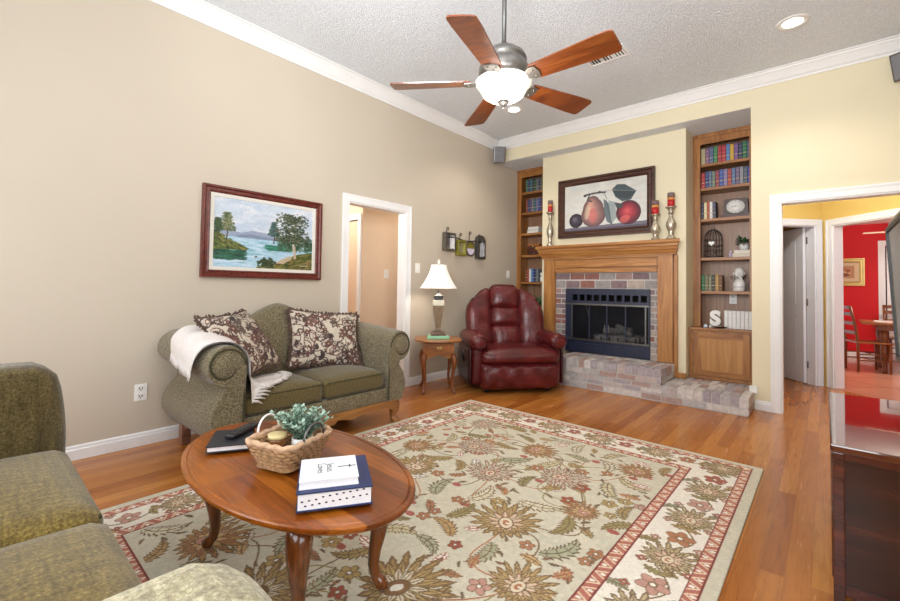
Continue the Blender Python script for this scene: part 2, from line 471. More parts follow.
class Art:
    """tiny raster painter in metric or unit coordinates"""
    def __init__(s, w, h, res, bg):
        s.res = res; s.W = int(round(w / res)); s.H = int(round(h / res))
        s.a = np.zeros((s.H, s.W, 3), dtype=np.float32); s.a[:] = bg
        s.X = (np.arange(s.W) + 0.5) * res; s.Y = (np.arange(s.H) + 0.5) * res
    def win(s, x0, x1, y0, y1):
        i0 = max(0, int(x0 / s.res) - 1); i1 = min(s.W, int(x1 / s.res) + 2)
        j0 = max(0, int(y0 / s.res) - 1); j1 = min(s.H, int(y1 / s.res) + 2)
        return (i0, i1, j0, j1) if i1 > i0 and j1 > j0 else None
    def poly(s, pts, col, al=1.0):
        pts = np.asarray(pts, dtype=np.float32)
        w = s.win(pts[:, 0].min(), pts[:, 0].max(), pts[:, 1].min(), pts[:, 1].max())
        if not w: return
        i0, i1, j0, j1 = w
        X, Y = np.meshgrid(s.X[i0:i1], s.Y[j0:j1])
        ins = np.zeros(X.shape, bool); n = len(pts)
        for k in range(n):
            x1, y1 = pts[k]; x2, y2 = pts[(k + 1) % n]
            if y1 == y2: continue
            c = ((y1 > Y) != (y2 > Y)) & (X < (x2 - x1) * (Y - y1) / (y2 - y1) + x1)
            ins ^= c
        sub = s.a[j0:j1, i0:i1]
        sub[ins] = sub[ins] * (1 - al) + np.array(col, dtype=np.float32) * al
    def ell(s, cx, cy, rx, ry, col, ang=0, al=1.0):
        R = max(rx, ry); w = s.win(cx - R, cx + R, cy - R, cy + R)
        if not w: return
        i0, i1, j0, j1 = w
        X, Y = np.meshgrid(s.X[i0:i1] - cx, s.Y[j0:j1] - cy)
        c, q = math.cos(ang), math.sin(ang)
        ins = ((X * c + Y * q) / rx) ** 2 + ((-X * q + Y * c) / ry) ** 2 < 1
        sub = s.a[j0:j1, i0:i1]
        sub[ins] = sub[ins] * (1 - al) + np.array(col, dtype=np.float32) * al
    def line(s, pts, wd, col, al=1.0):
        pts = np.asarray(pts, dtype=np.float32)
        for k in range(len(pts) - 1):
            a, b = pts[k], pts[k + 1]
            w = s.win(min(a[0], b[0]) - wd, max(a[0], b[0]) + wd, min(a[1], b[1]) - wd, max(a[1], b[1]) + wd)
            if not w: continue
            i0, i1, j0, j1 = w
            X, Y = np.meshgrid(s.X[i0:i1], s.Y[j0:j1])
            d = b - a; L2 = float(d @ d) + 1e-12
            t = np.clip(((X - a[0]) * d[0] + (Y - a[1]) * d[1]) / L2, 0, 1)
            D = (X - a[0] - t * d[0]) ** 2 + (Y - a[1] - t * d[1]) ** 2
            ins = D < (wd / 2) ** 2
            sub = s.a[j0:j1, i0:i1]
            sub[ins] = sub[ins] * (1 - al) + np.array(col, dtype=np.float32) * al
    def noise(s, amp, seed=0, cell=4):
        rng = np.random.default_rng(seed)
        h = s.H // cell + 2; w = s.W // cell + 2
        n = rng.normal(0, amp, (h, w))
        n = np.kron(n, np.ones((cell, cell)))[:s.H, :s.W]
        s.a += n[:, :, None]

def text_mesh(body, size, extrude, name, mat, parent, M4, font_spacing=1.0, bevel=0.0):
    cu = bpy.data.curves.new('lettering_curve', 'FONT'); cu.body = body; cu.size = size; cu.extrude = extrude
    cu.align_x = 'CENTER'; cu.align_y = 'CENTER'; cu.offset = bevel; cu.space_line = 0.9
    t = bpy.data.objects.new('lettering_temp', cu); COL.objects.link(t)
    dg = bpy.context.evaluated_depsgraph_get(); dg.update()
    me = bpy.data.meshes.new_from_object(t.evaluated_get(dg))
    bpy.data.objects.remove(t); bpy.data.curves.remove(cu)
    me.transform(M4); me.materials.clear(); me.materials.append(mat); me.name = name
    o = bpy.data.objects.new(name, me); COL.objects.link(o)
    if parent is not None: o.parent = parent
    return o

def arc(c, r, a0, a1, n, plane='yz'):
    out = []
    for i in range(n + 1):
        a = a0 + (a1 - a0) * i / n
        out.append((c[0] + r * math.cos(a), c[1] + r * math.sin(a)))
    return out

# ------------------------------------------------------------------ the room shell
YB, ZC, XR, YN = 5.24, 3.36, 4.5, -1.15
ZS = 3.06
struct('floor', MB().box((-2.6, -1.3, -0.05), (XR + 0.15, 8.6, 0)), MT['floor'])
tile = MB().prism([(3.69, 7.20), (5.1, 5.79), (8, 5.79), (8, 11), (2.9, 11), (2.9, 7.99)], 'Z', 0.0005, 0.004)
struct('floor_dining', tile, MT['tile'])
struct('ceiling', MB().box((-0.12, -1.3, ZC), (XR + 0.12, YB, ZC + 0.08)), MT['ceiling'])
struct('ceiling_alcove', MB().box((0.0, YB + 0.004, ZS - 0.002), (3.145, 6.2, ZS + 0.03)), MT['ceiling'])
# left wall with doorway
D0, D1, DZ = 2.59, 3.405, 2.055
wl = MB().box((-0.12, -1.3, 0), (0, D0, ZC)).box((-0.12, D1, 0), (0, 6.2, ZC)).box((-0.12, D0, DZ), (0, D1, ZC))
struct('wall_left', wl, MT['wall_beige'])
# soffit band and right pier, header
wb = MB().box((0.0, YB, ZS), (3.145, 6.2, ZC)).box((3.145, YB, 0), (3.37, YB + 0.13, ZC)).box((3.145, YB + 0.13, 0), (3.26, 6.2, ZC))
wb.box((3.37, YB, 2.055), (4.32, YB + 0.13, ZC)).box((4.32, YB, 0), (XR + 0.12, YB + 0.13, ZC))
struct('wall_back', wb, MT['wall_cream'])
struct('wall_alcove', MB().box((0, 6.12, 0), (3.145, 6.2, ZS)), MT['wall_cream'])
# chimney breast around the firebox
FX0, FX1, FZ0, FZ1 = 1.045, 2.128, 0.335, 1.185
wc = MB().box((0.655, 5.45, 0), (FX0, 6.11, ZS - 0.003)).box((FX1, 5.45, 0), (2.505, 6.11, ZS - 0.003)).box((FX0, 5.45, FZ1), (FX1, 6.11, ZS - 0.003)).box((FX0, 5.45, 0), (FX1, 6.11, 0.17))
struct('wall_chimney', wc, MT['wall_cream'])
# right wall with an invented window opening
wr = MB().box((XR, -1.3, 0), (XR + 0.12, -0.4, ZC)).box((XR, 1.1, 0), (XR + 0.12, YB, ZC)).box((XR, -0.4, 0), (XR + 0.12, 1.1, 0.8)).box((XR, -0.4, 2.6), (XR + 0.12, 1.1, ZC))
struct('wall_right', wr, MT['wall_beige'])
wn = MB().box((0, YN - 0.12, 0), (0.3, YN, ZC)).box((2.0, YN - 0.12, 0), (2.4, YN, ZC)).box((4.1, YN - 0.12, 0), (XR, YN, ZC))
for a, b in ((0.3, 2.0), (2.4, 4.1)):
    wn.box((a, YN - 0.12, 0), (b, YN, 0.6)).box((a, YN - 0.12, 2.6), (b, YN, ZC))
struct('wall_near', wn, MT['wall_beige'])
for i, (a, b) in enumerate(((0.3, 2.0), (2.4, 4.1))):
    f = MB()
    for x0, x1, z0, z1 in ((a, a + 0.05, 0.6, 2.6), (b - 0.05, b, 0.6, 2.6), (a, b, 0.6, 0.65), (a, b, 2.55, 2.6), ((a + b) / 2 - 0.02, (a + b) / 2 + 0.02, 0.6, 2.6), (a, b, 1.58, 1.62)):
        f.box((x0, YN - 0.1, z0), (x1, YN - 0.04, z1))
    struct('window_%d' % (i + 1), f, MT['white'])  # frames of invented windows out of view, made for the added daylight
f = MB()
for y0, y1, z0, z1 in ((-0.4, -0.35, 0.8, 2.6), (1.05, 1.1, 0.8, 2.6), (-0.4, 1.1, 0.8, 0.85), (-0.4, 1.1, 2.55, 2.6), (0.33, 0.37, 0.8, 2.6), (-0.4, 1.1, 1.68, 1.72)):
    f.box((XR + 0.04, y0, z0), (XR + 0.1, y1, z1))
struct('window_3', f, MT['white'])  # invented frame in the right wall, also for the added daylight

# crown moulding and baseboards
crown = [(0, 3.238), (0.012, 3.238), (0.014, 3.256), (0.03, 3.268), (0.045, 3.292), (0.07, 3.325), (0.086, 3.338), (0.09, 3.348), (0.108, 3.35), (0.108, 3.36), (0, 3.36)]
struct('trim_1', MB().prism(crown, 'Y', -1.1, YB - 0.001), MT['white'])
struct('trim_2', MB().prism([(YB - d, z) for d, z in crown], 'X', 0.002, XR), MT['white'])
base = [(0, 0.001), (0.016, 0.001), (0.016, 0.068), (0.012, 0.074), (0.011, 0.088), (0.005, 0.096), (0, 0.096)]
struct('baseboard_left', MB().prism(base, 'Y', -1.1, 2.52).prism(base, 'Y', 3.475, 5.75), MT['white'])
struct('baseboard_back', MB().prism([(YB - d, z) for d, z in base], 'X', 3.17, 3.302).box((3.125, YB - 0.03, 0.165), (3.19, YB, 0.235)), MT['white'])
struct('baseboard_right', MB().prism([(XR - d, z) for d, z in base], 'Y', -1.1, 5.2), MT['white'])

def casing(mb, fn, w, h, cw=0.07, t=0.016, jd=0.12):
    """door casing on a local plane: fn(s, depth, z); s 0..w opening, depth<0 is towards the viewer"""
    def bx(s0, s1, d0, d1, z0, z1):
        vs_ = [fn(s, d, z) for z in (z0, z1) for s, d in ((s0, d0), (s1, d0), (s1, d1), (s0, d1))]
        mb.add(vs_, [(0, 3, 2, 1), (4, 5, 6, 7), (0, 1, 5, 4), (1, 2, 6, 5), (2, 3, 7, 6), (3, 0, 4, 7)])
    for a, b in ((-cw, 0.004), (w - 0.004, w + cw)):
        bx(a, b, -t, 0.0, 0.001, h + cw)
        o = a if a < 0 else b - 0.02
        bx(o, o + 0.02, -t - 0.006, -t, 0.001, h + cw - 0.02)
    bx(0.004, w - 0.004, -t, 0, h - 0.004, h + cw)
    bx(-cw, w + cw, -t - 0.006, -t, h + cw - 0.02, h + cw)
    bx(0.0, 0.018, 0, jd, 0.001, h); bx(w - 0.018, w, 0, jd, 0.001, h); bx(0.018, w - 0.018, 0, jd, h - 0.018, h)
    return mb
struct('trim_3', casing(MB(), lambda s, d, z: (-d, D0 + s, z), D1 - D0, DZ), MT['white'])
struct('trim_4', casing(MB(), lambda s, d, z: (3.37 + s, YB + d, z), 0.95, 2.055, 0.075, 0.018, 0.13), MT['white'])

# hall seen through the left doorway
struct('wall_hall_left', MB().box((-2.6, 3.30, 0), (-0.70, 3.42, 2.6)), MT['wall_peach'])
struct('wall_hall_far', MB().box((-0.82, 3.42, 0), (-0.70, 6.2, 2.6)), MT['wall_peach'])
struct('wall_hall_near', MB().box((-2.6, 1.0, 0), (-2.5, 3.3, 2.6)).box((-2.5, 1.0, 0), (-0.12, 1.1, 2.6)).box((-0.70, 6.1, 0), (-0.12, 6.2, 2.6)), MT['wall_peach'])
struct('ceiling_hall', MB().box((-2.6, 1.0, 2.6), (-0.12, 6.2, 2.65)), MT['ceiling'])
struct('baseboard_hall', MB().prism([(-0.70 + d, z) for d, z in base], 'Y', 3.40, 6.1), MT['white'])
struct('trim_5', casing(MB(), lambda s, d, z: (-0.78 - s, 3.30 + d, z), 0.78, 2.03, 0.065), MT['white'])

def panel_door(name, fn, w, h, mats, label, hinge_side=0):
    mb = MB()
    def bx(mb, s0, s1, d0, d1, z0, z1):
        vs_ = [fn(s, d, z) for z in (z0, z1) for s, d in ((s0, d0), (s1, d0), (s1, d1), (s0, d1))]
        mb.add(vs_, [(0, 3, 2, 1), (4, 5, 6, 7), (0, 1, 5, 4), (1, 2, 6, 5), (2, 3, 7, 6), (3, 0, 4, 7)])
    bx(mb, 0, w, 0.006, 0.035, 0.012, h)
    st = 0.11
    for a, b, c, d in ((0, st, 0.012, h), (w - st, w, 0.012, h), (st, w - st, 0.012, 0.22), (st, w - st, 0.86, 1.0), (st, w - st, h - 0.13, h)):
        bx(mb, a, b, 0, 0.006, c, d)
    for c, d in ((0.25, 0.83), (1.03, h - 0.16)):
        bx(mb, st + 0.03, w - st - 0.03, 0.001, 0.006, c, d)
    o = mb.build(name, mats); o['kind'] = 'structure'
    k = MB().lathe([(0.012, 0), (0.012, 0.03), (0.026, 0.04), (0.028, 0.055), (0.018, 0.066)], 14, 0, Matrix.Translation(fn(w - 0.07, 0, 0.95)) @ (Vector(fn(0, -1, 0)) - Vector(fn(0, 0, 0))).to_track_quat('Z', 'Y').to_matrix().to_4x4())
    k.build('door_knob', MT['brass'], o)
    return o
d1 = panel_door('door_1', lambda s, d, z: (-0.82 - s, 3.345 + d, z), 0.74, 2.0, MT['white'], '')
# vestibule and dining room seen through the cased opening
q = math.sqrt(0.5)
cx, cy = 3.68, 7.19
w1 = lambda s, d, z: (cx - q * s - q * d, cy - q * s + q * d, z)     # d>0 behind the wall
w2 = lambda s, d, z: (cx + q * s + q * d, cy - q * s + q * d, z)
def slab(mb, fn, s0, s1, d0, d1, z0, z1):
    vs_ = [fn(s, d, z) for z in (z0, z1) for s, d in ((s0, d0), (s1, d0), (s1, d1), (s0, d1))]
    mb.add(vs_, [(0, 3, 2, 1), (4, 5, 6, 7), (0, 1, 5, 4), (1, 2, 6, 5), (2, 3, 7, 6), (3, 0, 4, 7)])
wv = MB()
slab(wv, w1, 0, 0.09, 0, 0.12, 0, 2.6); slab(wv, w1, 0.87, 1.3, 0, 0.12, 0, 2.6); slab(wv, w1, 0.09, 0.87, 0, 0.12, 2.035, 2.6)
slab(wv, w2, 0, 0.13, 0, 0.12, 0, 2.6); slab(wv, w2, 1.15, 1.6, 0, 0.12, 0, 2.6); slab(wv, w2, 0.13, 1.15, 0, 0.12, 2.02, 2.6)
struct('wall_vestibule', wv, MT['wall_yellow'])
struct('ceiling_vestibule', MB().box((3.262, YB + 0.132, 2.6), (7, 6.2, 2.66)).box((1.6, 6.2, 2.6), (7, 8.8, 2.66)), MT['ceiling'])
struct('trim_6', casing(MB(), lambda s, d, z: w1(0.09 + s, d, z), 0.78, 2.035), MT['door_white'])
struct('trim_7', casing(MB(), lambda s, d, z: w2(0.13 + s, d, z), 1.02, 2.02), MT['white'])
ux, uy = -0.6, 0.8
hx, hy = w1(0.11, 0.125, 0)[:2]
panel_door('door_2', lambda s, d, z: (hx + ux * s - uy * (.035 - d), hy + uy * s + ux * (.035 - d), z), 0.74, 2.02, MT['door_white'], '')
hg = MB()
for z in (0.25, 1.05, 1.85):
    hg.lathe([(0.009, z - 0.045), (0.009, z + 0.045)], 10, 0, Matrix.Translation((hx + 0.012, hy - 0.012, 0)))
hgo = hg.build('door_hinge', MT['pewter'], bpy.data.objects['door_2'])
struct('wall_closet', MB().box((1.6, 8.7, 0), (3.0, 8.8, 2.6)).box((1.6, 6.22, 0), (1.7, 8.7, 2.6)).box((1.7, 6.22, 0), (3.2, 6.3, 2.6)).box((2.98, 7.95, 0), (3.08, 8.7, 2.6)).box((3.08, 7.95, 0), (3.80, 8.0, 2.6)).box((3.76, 7.32, 0), (3.80, 7.95, 2.6)), MT['wall_yellow'])
struct('wall_dining', MB().box((2.9, 10.8, 0), (7.6, 10.9, 2.44)).box((7.5, 5.8, 0), (7.6, 10.8, 2.44)), MT['wall_red'])
struct('ceiling_dining', MB().box((2.9, 7.6, 2.44), (7.6, 10.9, 2.48)).box((4.6, 6.6, 2.44), (7.6, 7.6, 2.48)), MT['white'])
struct('baseboard_dining', MB().prism([(10.8 - d, z * 1.1) for d, z in base], 'X', 2.9, 4.42), MT['white'])
struct('trim_8', casing(MB(), lambda s, d, z: (4.50 + s, 10.8 + d, z), 0.8, 2.04, 0.085, jd=0.001), MT['white'])
panel_door('door_3', lambda s, d, z: (4.52 + s, 10.76 + d, z), 0.76, 2.02, MT['white'], '')
point('hall_fill', (-1.2, 2.6, 2.2), 34, (1, 0.93, 0.82))  # unseen fill lights added to brighten the hall, no fixture
point('hall_fill', (-0.4, 4.8, 2.2), 18, (1, 0.93, 0.82))
point('vestibule_fill', (3.5, 5.8, 2.5), 36, (0.97, 0.98, 1.0))  # unseen fill added to brighten the vestibule and its open door
point('dining_fill', (4.9, 8.6, 2.15), 80, (1, 0.93, 0.85), 0.15)  # unseen fill added to light the dining room, no fixture

# switches and outlets
def plate(label, p, axis, w=0.075, h=0.118, kind='outlet'):
    mb = MB(); t = 0.007
    rot = {'X': Matrix.Rotation(RAD(90), 4, 'Z'), '-Y': Matrix.Identity(4)}[axis]   # faces -Y locally
    o = thing('wall_outlet' if kind == 'outlet' else 'light_switch', label, 'outlet' if kind == 'outlet' else 'switch', p, RAD(90) if axis == 'X' else 0)
    MB().box((-w / 2, -t, -h / 2), (w / 2, 0, h / 2), bev=0.002).build('cover_plate', MT['switch'], o)
    if kind == 'outlet':
        for z in (-0.027, 0.027):
            r = MB().box((-0.018, -t - 0.002, z - 0.019), (0.018, -t + 0.0005, z + 0.019), bev=0.004).build('socket', MT['switch'], o)
            MB().box((-0.011, -t - 0.003, z - 0.005), (-0.006, -t - 0.001, z + 0.010)).box((0.006, -t - 0.003, z - 0.005), (0.011, -t - 0.001, z + 0.010)).lathe([(0.004, 0), (0.004, 0.002)], 8, 0, Matrix.Translation((0, -t - 0.001, z - 0.011)) @ Matrix.Rotation(RAD(90), 4, 'X')).build('socket_slot', MT['dark'], r)
    else:
        MB().box((-0.006, -t - 0.010, -0.011), (0.006, -t + 0.0005, 0.011), bev=0.002).build('toggle', MT['switch'], o)
    return o
plate('white duplex outlet low on the beige wall left of the loveseat', (0.0, 0.85, 0.382), 'X')
plate('white light switch on the beige wall between the doorway and the lamp', (0.0, 3.60, 1.40), 'X', kind='switch')
plate('white light switch on the peach hall wall inside the doorway', (-0.70, 3.70, 1.34), 'X', kind='switch')
plate('white wall plate above the recliner beside the bookcase', (0.0, 5.56, 1.39), 'X', kind='switch')

# ceiling fittings
m_can = emis('lit downlight lens', 'FFF6E6', 9)
def can(x, y, label):
    o = thing('recessed_light', label, 'light', (x, y, ZC))
    MB().lathe([(0.070, 0.0), (0.070, -0.004), (0.105, -0.006), (0.112, -0.001), (0.112, 0.0)], 32, 0, cap=False).build('trim_ring', MT['white'], o)
    MB().lathe([(0.0005, -0.003), (0.069, -0.003)], 32, 0, cap=False, smooth=False).build('lens', m_can, o)
    spot('downlight', (x, y, ZC - 0.03), (x, y, 0), 45, 130, (1, 0.93, 0.82), 0.07)
can(0.86, 4.36, 'lit round recessed downlight below the fan bowl near the corner')
can(3.52, 4.36, 'lit round recessed downlight above the wide cased opening')
o = thing('ceiling_vent', 'white louvred air register on the ceiling beyond the fan blade', 'vent', (2.18, 3.89, ZC))
fr = MB()
for a, b, c, d in ((-0.19, -0.165, -0.11, 0.11), (0.165, 0.19, -0.11, 0.11), (-0.165, 0.165, -0.11, -0.085), (-0.165, 0.165, 0.085, 0.11), (-0.06, -0.05, -0.085, 0.085), (0.05, 0.06, -0.085, 0.085)):
    fr.box((a, c, -0.008), (b, d, 0))
fr.build('vent_frame', MT['white'], o)
MB().box((-0.165, -0.085, -0.001), (0.165, 0.085, 0)).build('vent_backing', MT['iron'], o)
for k in range(12):
    x = -0.152 + 0.0276 * k
    MB().box((-0.007, -0.085, -0.001), (0.007, 0.085, 0.001), mat=Matrix.Translation((x, 0, -0.005)) @ Matrix.Rotation(RAD(25 if x < 0 else -25), 4, 'Y')).build('vent_slat', MT['white'], o)
def speaker(label, p, rz, tilt):
    o = thing('wall_speaker', label, 'speaker', p, rz)
    R = Matrix.Rotation(tilt, 4, 'X')
    MB().box((-0.085, -0.06, -0.115), (0.085, 0.06, 0.115), mat=R, bev=0.015).build('speaker_case', MT['steel_dk'], o)
    g = MB().box((-0.072, -0.064, -0.100), (0.072, -0.058, 0.100), mat=R, bev=0.004).build('speaker_grille', plain('grey grille cloth', '77767A', 0.8, 0.1, 80), o)
    MB().lathe([(0.012, 0), (0.012, 0.10)], 10, 0, Matrix.Translation((0, 0.04, 0)) @ Matrix.Rotation(RAD(-90), 4, 'X')).build('bracket', MT['iron'], o)
    MB().box((-0.012, -0.067, 0.055), (0.012, -0.063, 0.062), mat=R).build('badge', MT['dark'], o)
speaker('small grey speaker in the wall corner beneath the crown moulding', (0.135, 5.095, 3.125), RAD(40), RAD(18))
speaker('small grey speaker high over the wide opening near the picture edge', (4.235, 5.13, 3.09), RAD(-28), RAD(18))

# ------------------------------------------------------------------ fireplace, hearth, mantel
rng = random.Random(5)
def bricks(mb, x0, x1, z0, z1, y, depth, course=0.068, L=0.205, gap=0.015, n=5, axis='y-', start=0.0):
    """running bond courses on a vertical face; axis y-: face at y looking to -y, x: face at x=y looking to +x"""
    nrow = max(1, int(round((z1 - z0) / course))); ch = (z1 - z0) / nrow
    for r in range(nrow):
        a = x0 - ((r % 2) * 0.5 + start) * L
        while a < x1 - 0.004:
            p, q_ = max(a, x0), min(a + L, x1)
            if q_ - p > 0.02:
                j = rng.uniform(-0.002, 0.003)
                p2, q2 = p + gap / 2, q_ - gap / 2
                if p == x0: p2 = x0
                if q_ == x1: q2 = x1
                zz0, zz1 = z0 + r * ch + gap / 2, z0 + (r + 1) * ch - gap / 2
                mi = 1 + rng.randrange(n)
                if axis == 'y-': mb.box((p2, y - j, zz0), (q2, y + depth, zz1), mi, bev=0.003)
                else: mb.box((y - depth, p2, zz0), (y + j, q2, zz1), mi, bev=0.003)
            a += L
def rowlock(mb, x0, x1, y0, y1, z0, z1, w=0.078, gap=0.010, n=5, rows=1):
    k = max(1, int(round((x1 - x0) / w))); w = (x1 - x0) / k; d = (y1 - y0) / rows
    for i in range(k):
        for r in range(rows):
            j = rng.uniform(-0.002, 0.002)
            xa = x0 + i * w + (gap / 2 if i else 0); xb = x0 + (i + 1) * w - (gap / 2 if i < k - 1 else 0)
            ya = y0 + r * d + (gap / 2 if r else 0); yb_ = y0 + (r + 1) * d - (gap / 2 if r < rows - 1 else 0)
            mb.box((xa, ya + j, z0), (xb, yb_, z1 + j), 1 + rng.randrange(n), bev=0.004)
H0, HY = 1.17, 4.86
o = thing('hearth', 'stepped grey and rose brick hearth along the base of the fireplace wall', 'hearth', (2.1, 4.86, 0))
low = MB()
low.box((H0 + 0.01, HY + 0.006, 0), (3.152, 5.235, 0.168), 0).box((2.51, 5.235, 0), (3.14, 5.55, 0.168), 0).box((2.40, 5.235, 0), (2.51, 5.44, 0.168), 0)
bricks(low, H0, 3.16, 0.004, 0.072, HY, 0.05)
bricks(low, HY + 0.01, 5.23, 0.004, 0.072, 3.16, 0.05, axis='x')
rowlock(low, 2.40, 3.16, HY, 5.232, 0.078, 0.176, rows=2)
rowlock(low, 2.51, 3.14, 5.242, 5.55, 0.078, 0.176, rows=2)
rowlock(low, 2.40, 2.505, 5.242, 5.44, 0.078, 0.176)
bricks(low, H0, 2.40, 0.076, 0.176, HY, 0.05, course=0.05)
low.build('lower_step', [MT['mortar']] + BRICKS, o, True)
hi = MB()
hi.box((H0 + 0.01, HY + 0.008, 0.17), (2.39, 5.44, 0.325), 0)
bricks(hi, H0, 2.40, 0.178, 0.243, HY, 0.05, start=0.25)
bricks(hi, HY + 0.055, 5.44, 0.178, 0.243, 2.40, 0.05, axis='x')
rowlock(hi, H0, 2.40, HY, HY + 0.2, 0.246, 0.338)
rowlock(hi, H0, 2.40, HY + 0.21, HY + 0.4, 0.246, 0.336)
rowlock(hi, H0, 2.40, HY + 0.41, 5.44, 0.246, 0.335)
hi.build('raised_step', [MT['mortar']] + BRICKS, o, True)

# brick face + steel firebox
o = thing('fireplace', 'black steel firebox set in a brick surround under the oak mantel', 'fireplace', (1.58, 5.44, 0.34))
bf = MB()
X0, X1, ZT = 0.893, 2.222, 1.392
bf.box((X0, 5.428, 0.34), (FX0, 5.449, ZT), 0).box((FX1, 5.428, 0.34), (X1, 5.449, ZT), 0).box((FX0, 5.428, FZ1), (FX1, 5.449, ZT), 0)
bricks(bf, X0, X1, ZT - 0.094, ZT, 5.418, 0.02, course=0.094)
bricks(bf, X0, X1, FZ1 + 0.002, ZT - 0.098, 5.418, 0.02, course=0.1, start=0.3)
bricks(bf, X0, FX0 - 0.002, 0.345, FZ1, 5.418, 0.02, L=0.16, course=0.07)
bricks(bf, FX1 + 0.002, X1, 0.345, FZ1, 5.418, 0.02, L=0.1, course=0.07)
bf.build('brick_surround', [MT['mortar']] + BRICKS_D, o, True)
fb = MB()
a, b, c, d = FX0 + 0.002, FX1 - 0.002, 0.342, FZ1 - 0.002
fb.box((a, 5.40, c), (a + 0.085, 5.44, d)).box((b - 0.018, 5.40, c), (b, 5.44, d)).box((a + 0.085, 5.40, 1.105), (b - 0.018, 5.44, d)).box((a + 0.085, 5.40, 0.985), (b - 0.018, 5.44, 1.024))
n = 10; wl_ = (b - 0.018 - a - 0.085) / n
for k in range(n + 1):
    x = a + 0.085 + k * wl_
    fb.box((max(a + 0.085, x - 0.013), 5.402, 1.024), (min(b - 0.018, x + 0.013), 5.44, 1.105))
fb.box((a + 0.085, 5.404, c), (b - 0.018, 5.44, 0.50))
fb.build('steel_frame', MT['fire_black'], o, True)
lw = MB()
for k in range(7):
    x = a + 0.12 + k * (b - a - 0.15) / 7
    lw.box((x, 5.395, 0.375), (x + 0.105, 5.405, 0.465), bev=0.004)
lw.build('lower_louvre', MT['fire_black'], o, True)
rl = MB().box((a, 5.385, 0.968), (b, 5.402, 0.988)).box((a + 0.03, 5.385, 0.505), (b, 5.402, 0.524))
rl.box((a + 0.085, 5.39, 0.52), (a + 0.10, 5.40, 0.97)).box((b - 0.05, 5.39, 0.52), (b - 0.035, 5.40, 0.97))
rl.build('trim_rail', MT['pewter'], o, True)
gx0, gx1 = a + 0.1, b - 0.05
for k in range(4):
    w_ = (gx1 - gx0) / 4
    g = MB().box((gx0 + k * w_ + 0.004, 5.404, 0.53), (gx0 + (k + 1) * w_ - 0.004, 5.408, 0.965)).build('glass_door', MT['glass_dk'], o, True)
    e = MB()
    for x in (gx0 + k * w_, gx0 + (k + 1) * w_ - 0.008):
        e.box((x, 5.400, 0.528), (x + 0.008, 5.410, 0.967))
    e.build('door_edge', MT['fire_black'], g, True)
    if k in (1, 2):
        MB().box((gx0 + 2 * w_ + (-0.03 if k == 1 else 0.018), 5.388, 0.62), (gx0 + 2 * w_ + (-0.018 if k == 1 else 0.03), 5.403, 0.72), bev=0.003).build('door_handle', MT['pewter'], g, True)
bx_ = MB()
bx_.box((FX0 + 0.02, 6.0, 0.345), (FX1 - 0.02, 6.05, 1.17)).box((FX0 + 0.003, 5.445, 0.345), (FX0 + 0.03, 6.0, 1.17)).box((FX1 - 0.03, 5.445, 0.345), (FX1 - 0.003, 6.0, 1.17)).box((FX0 + 0.003, 5.445, 1.15), (FX1 - 0.003, 6.05, 1.18)).box((FX0 + 0.003, 5.445, 0.343), (FX1 - 0.003, 6.05, 0.37))
bx_.build('fire_chamber', MT['soot'], o, True)
gr = MB()
for x in np.linspace(1.38, 1.92, 6):
    gr.tube([(x, 5.52, 0.56), (x, 5.55, 0.47), (x, 5.85, 0.47), (x, 5.88, 0.54)], 0.009)
for y in (5.56, 5.84): gr.tube([(1.34, y, 0.461), (1.96, y, 0.461)], 0.009)
for x in (1.42, 1.88):
    for y in (5.56, 5.84): gr.tube([(x, y, 0.37), (x, y, 0.46)], 0.009)
gr.build('log_grate', MT['iron'], o, True)
for p0, p1, r in (((1.36, 5.60, 0.53), (1.94, 5.63, 0.535), 0.055), ((1.42, 5.76, 0.54), (1.98, 5.73, 0.54), 0.06), ((1.50, 5.58, 0.62), (1.80, 5.78, 0.66), 0.045), ((1.86, 5.57, 0.61), (1.62, 5.72, 0.70), 0.04)):
    P0, P1 = Vector(p0), Vector(p1)
    pts = [P0.lerp(P1, t) + Vector((0, rng.uniform(-.008, .008), rng.uniform(-.008, .008))) for t in np.linspace(0, 1, 7)]
    MB().tube(pts, [r * k for k in (0.8, 1, .95, 1.05, 1, .9, .75)], 10).build('fire_log', MT['log'], o, True)
for x in (1.30, 1.42):
    pass
pk = MB().tube([(1.30, 5.46, 0.985), (1.335, 5.47, 0.86), (1.35, 5.465, 0.80)], 0.007, 6)
pk.build('damper_chain', MT['pewter'], o, True)

o = thing('mantel', 'light oak fireplace mantel with a deep moulded shelf and square pilasters', 'mantel', (1.57, 5.45, 0.34))
# moulded shelf, profile in (y, z)
prof = [(5.449, 1.765), (5.275, 1.765), (5.27, 1.755), (5.27, 1.735), (5.28, 1.722), (5.295, 1.717), (5.295, 1.692), (5.303, 1.684), (5.31, 1.655), (5.32, 1.645), (5.335, 1.615), (5.345, 1.606), (5.345, 1.592), (5.449, 1.592)]
ms = MB()
ringsX = []
nP = len(prof)
vs_ = []
for side in (0, 1):
    for y, z in prof:
        off = max(0.0, (5.345 - y)) * 0.95
        x = (0.715 - off) if side == 0 else (2.412 + off)
        vs_.append((x, y, z))
fs = [(i, (i + 1) % nP, nP + (i + 1) % nP, nP + i) for i in range(nP)]
ms.add(vs_, fs + [tuple(range(nP)), tuple(range(nP, 2 * nP))])
ms.build('mantel_shelf', MT['mantel_x'], o, True)
fz = MB().box((0.733, 5.375, 1.395), (2.385, 5.44, 1.59))
fz.box((0.733, 5.36, 1.572), (2.385, 5.376, 1.59)).box((0.90, 5.366, 1.465), (2.235, 5.376, 1.565), bev=0.005)
fz.build('frieze', MT['mantel_x'], o, True)
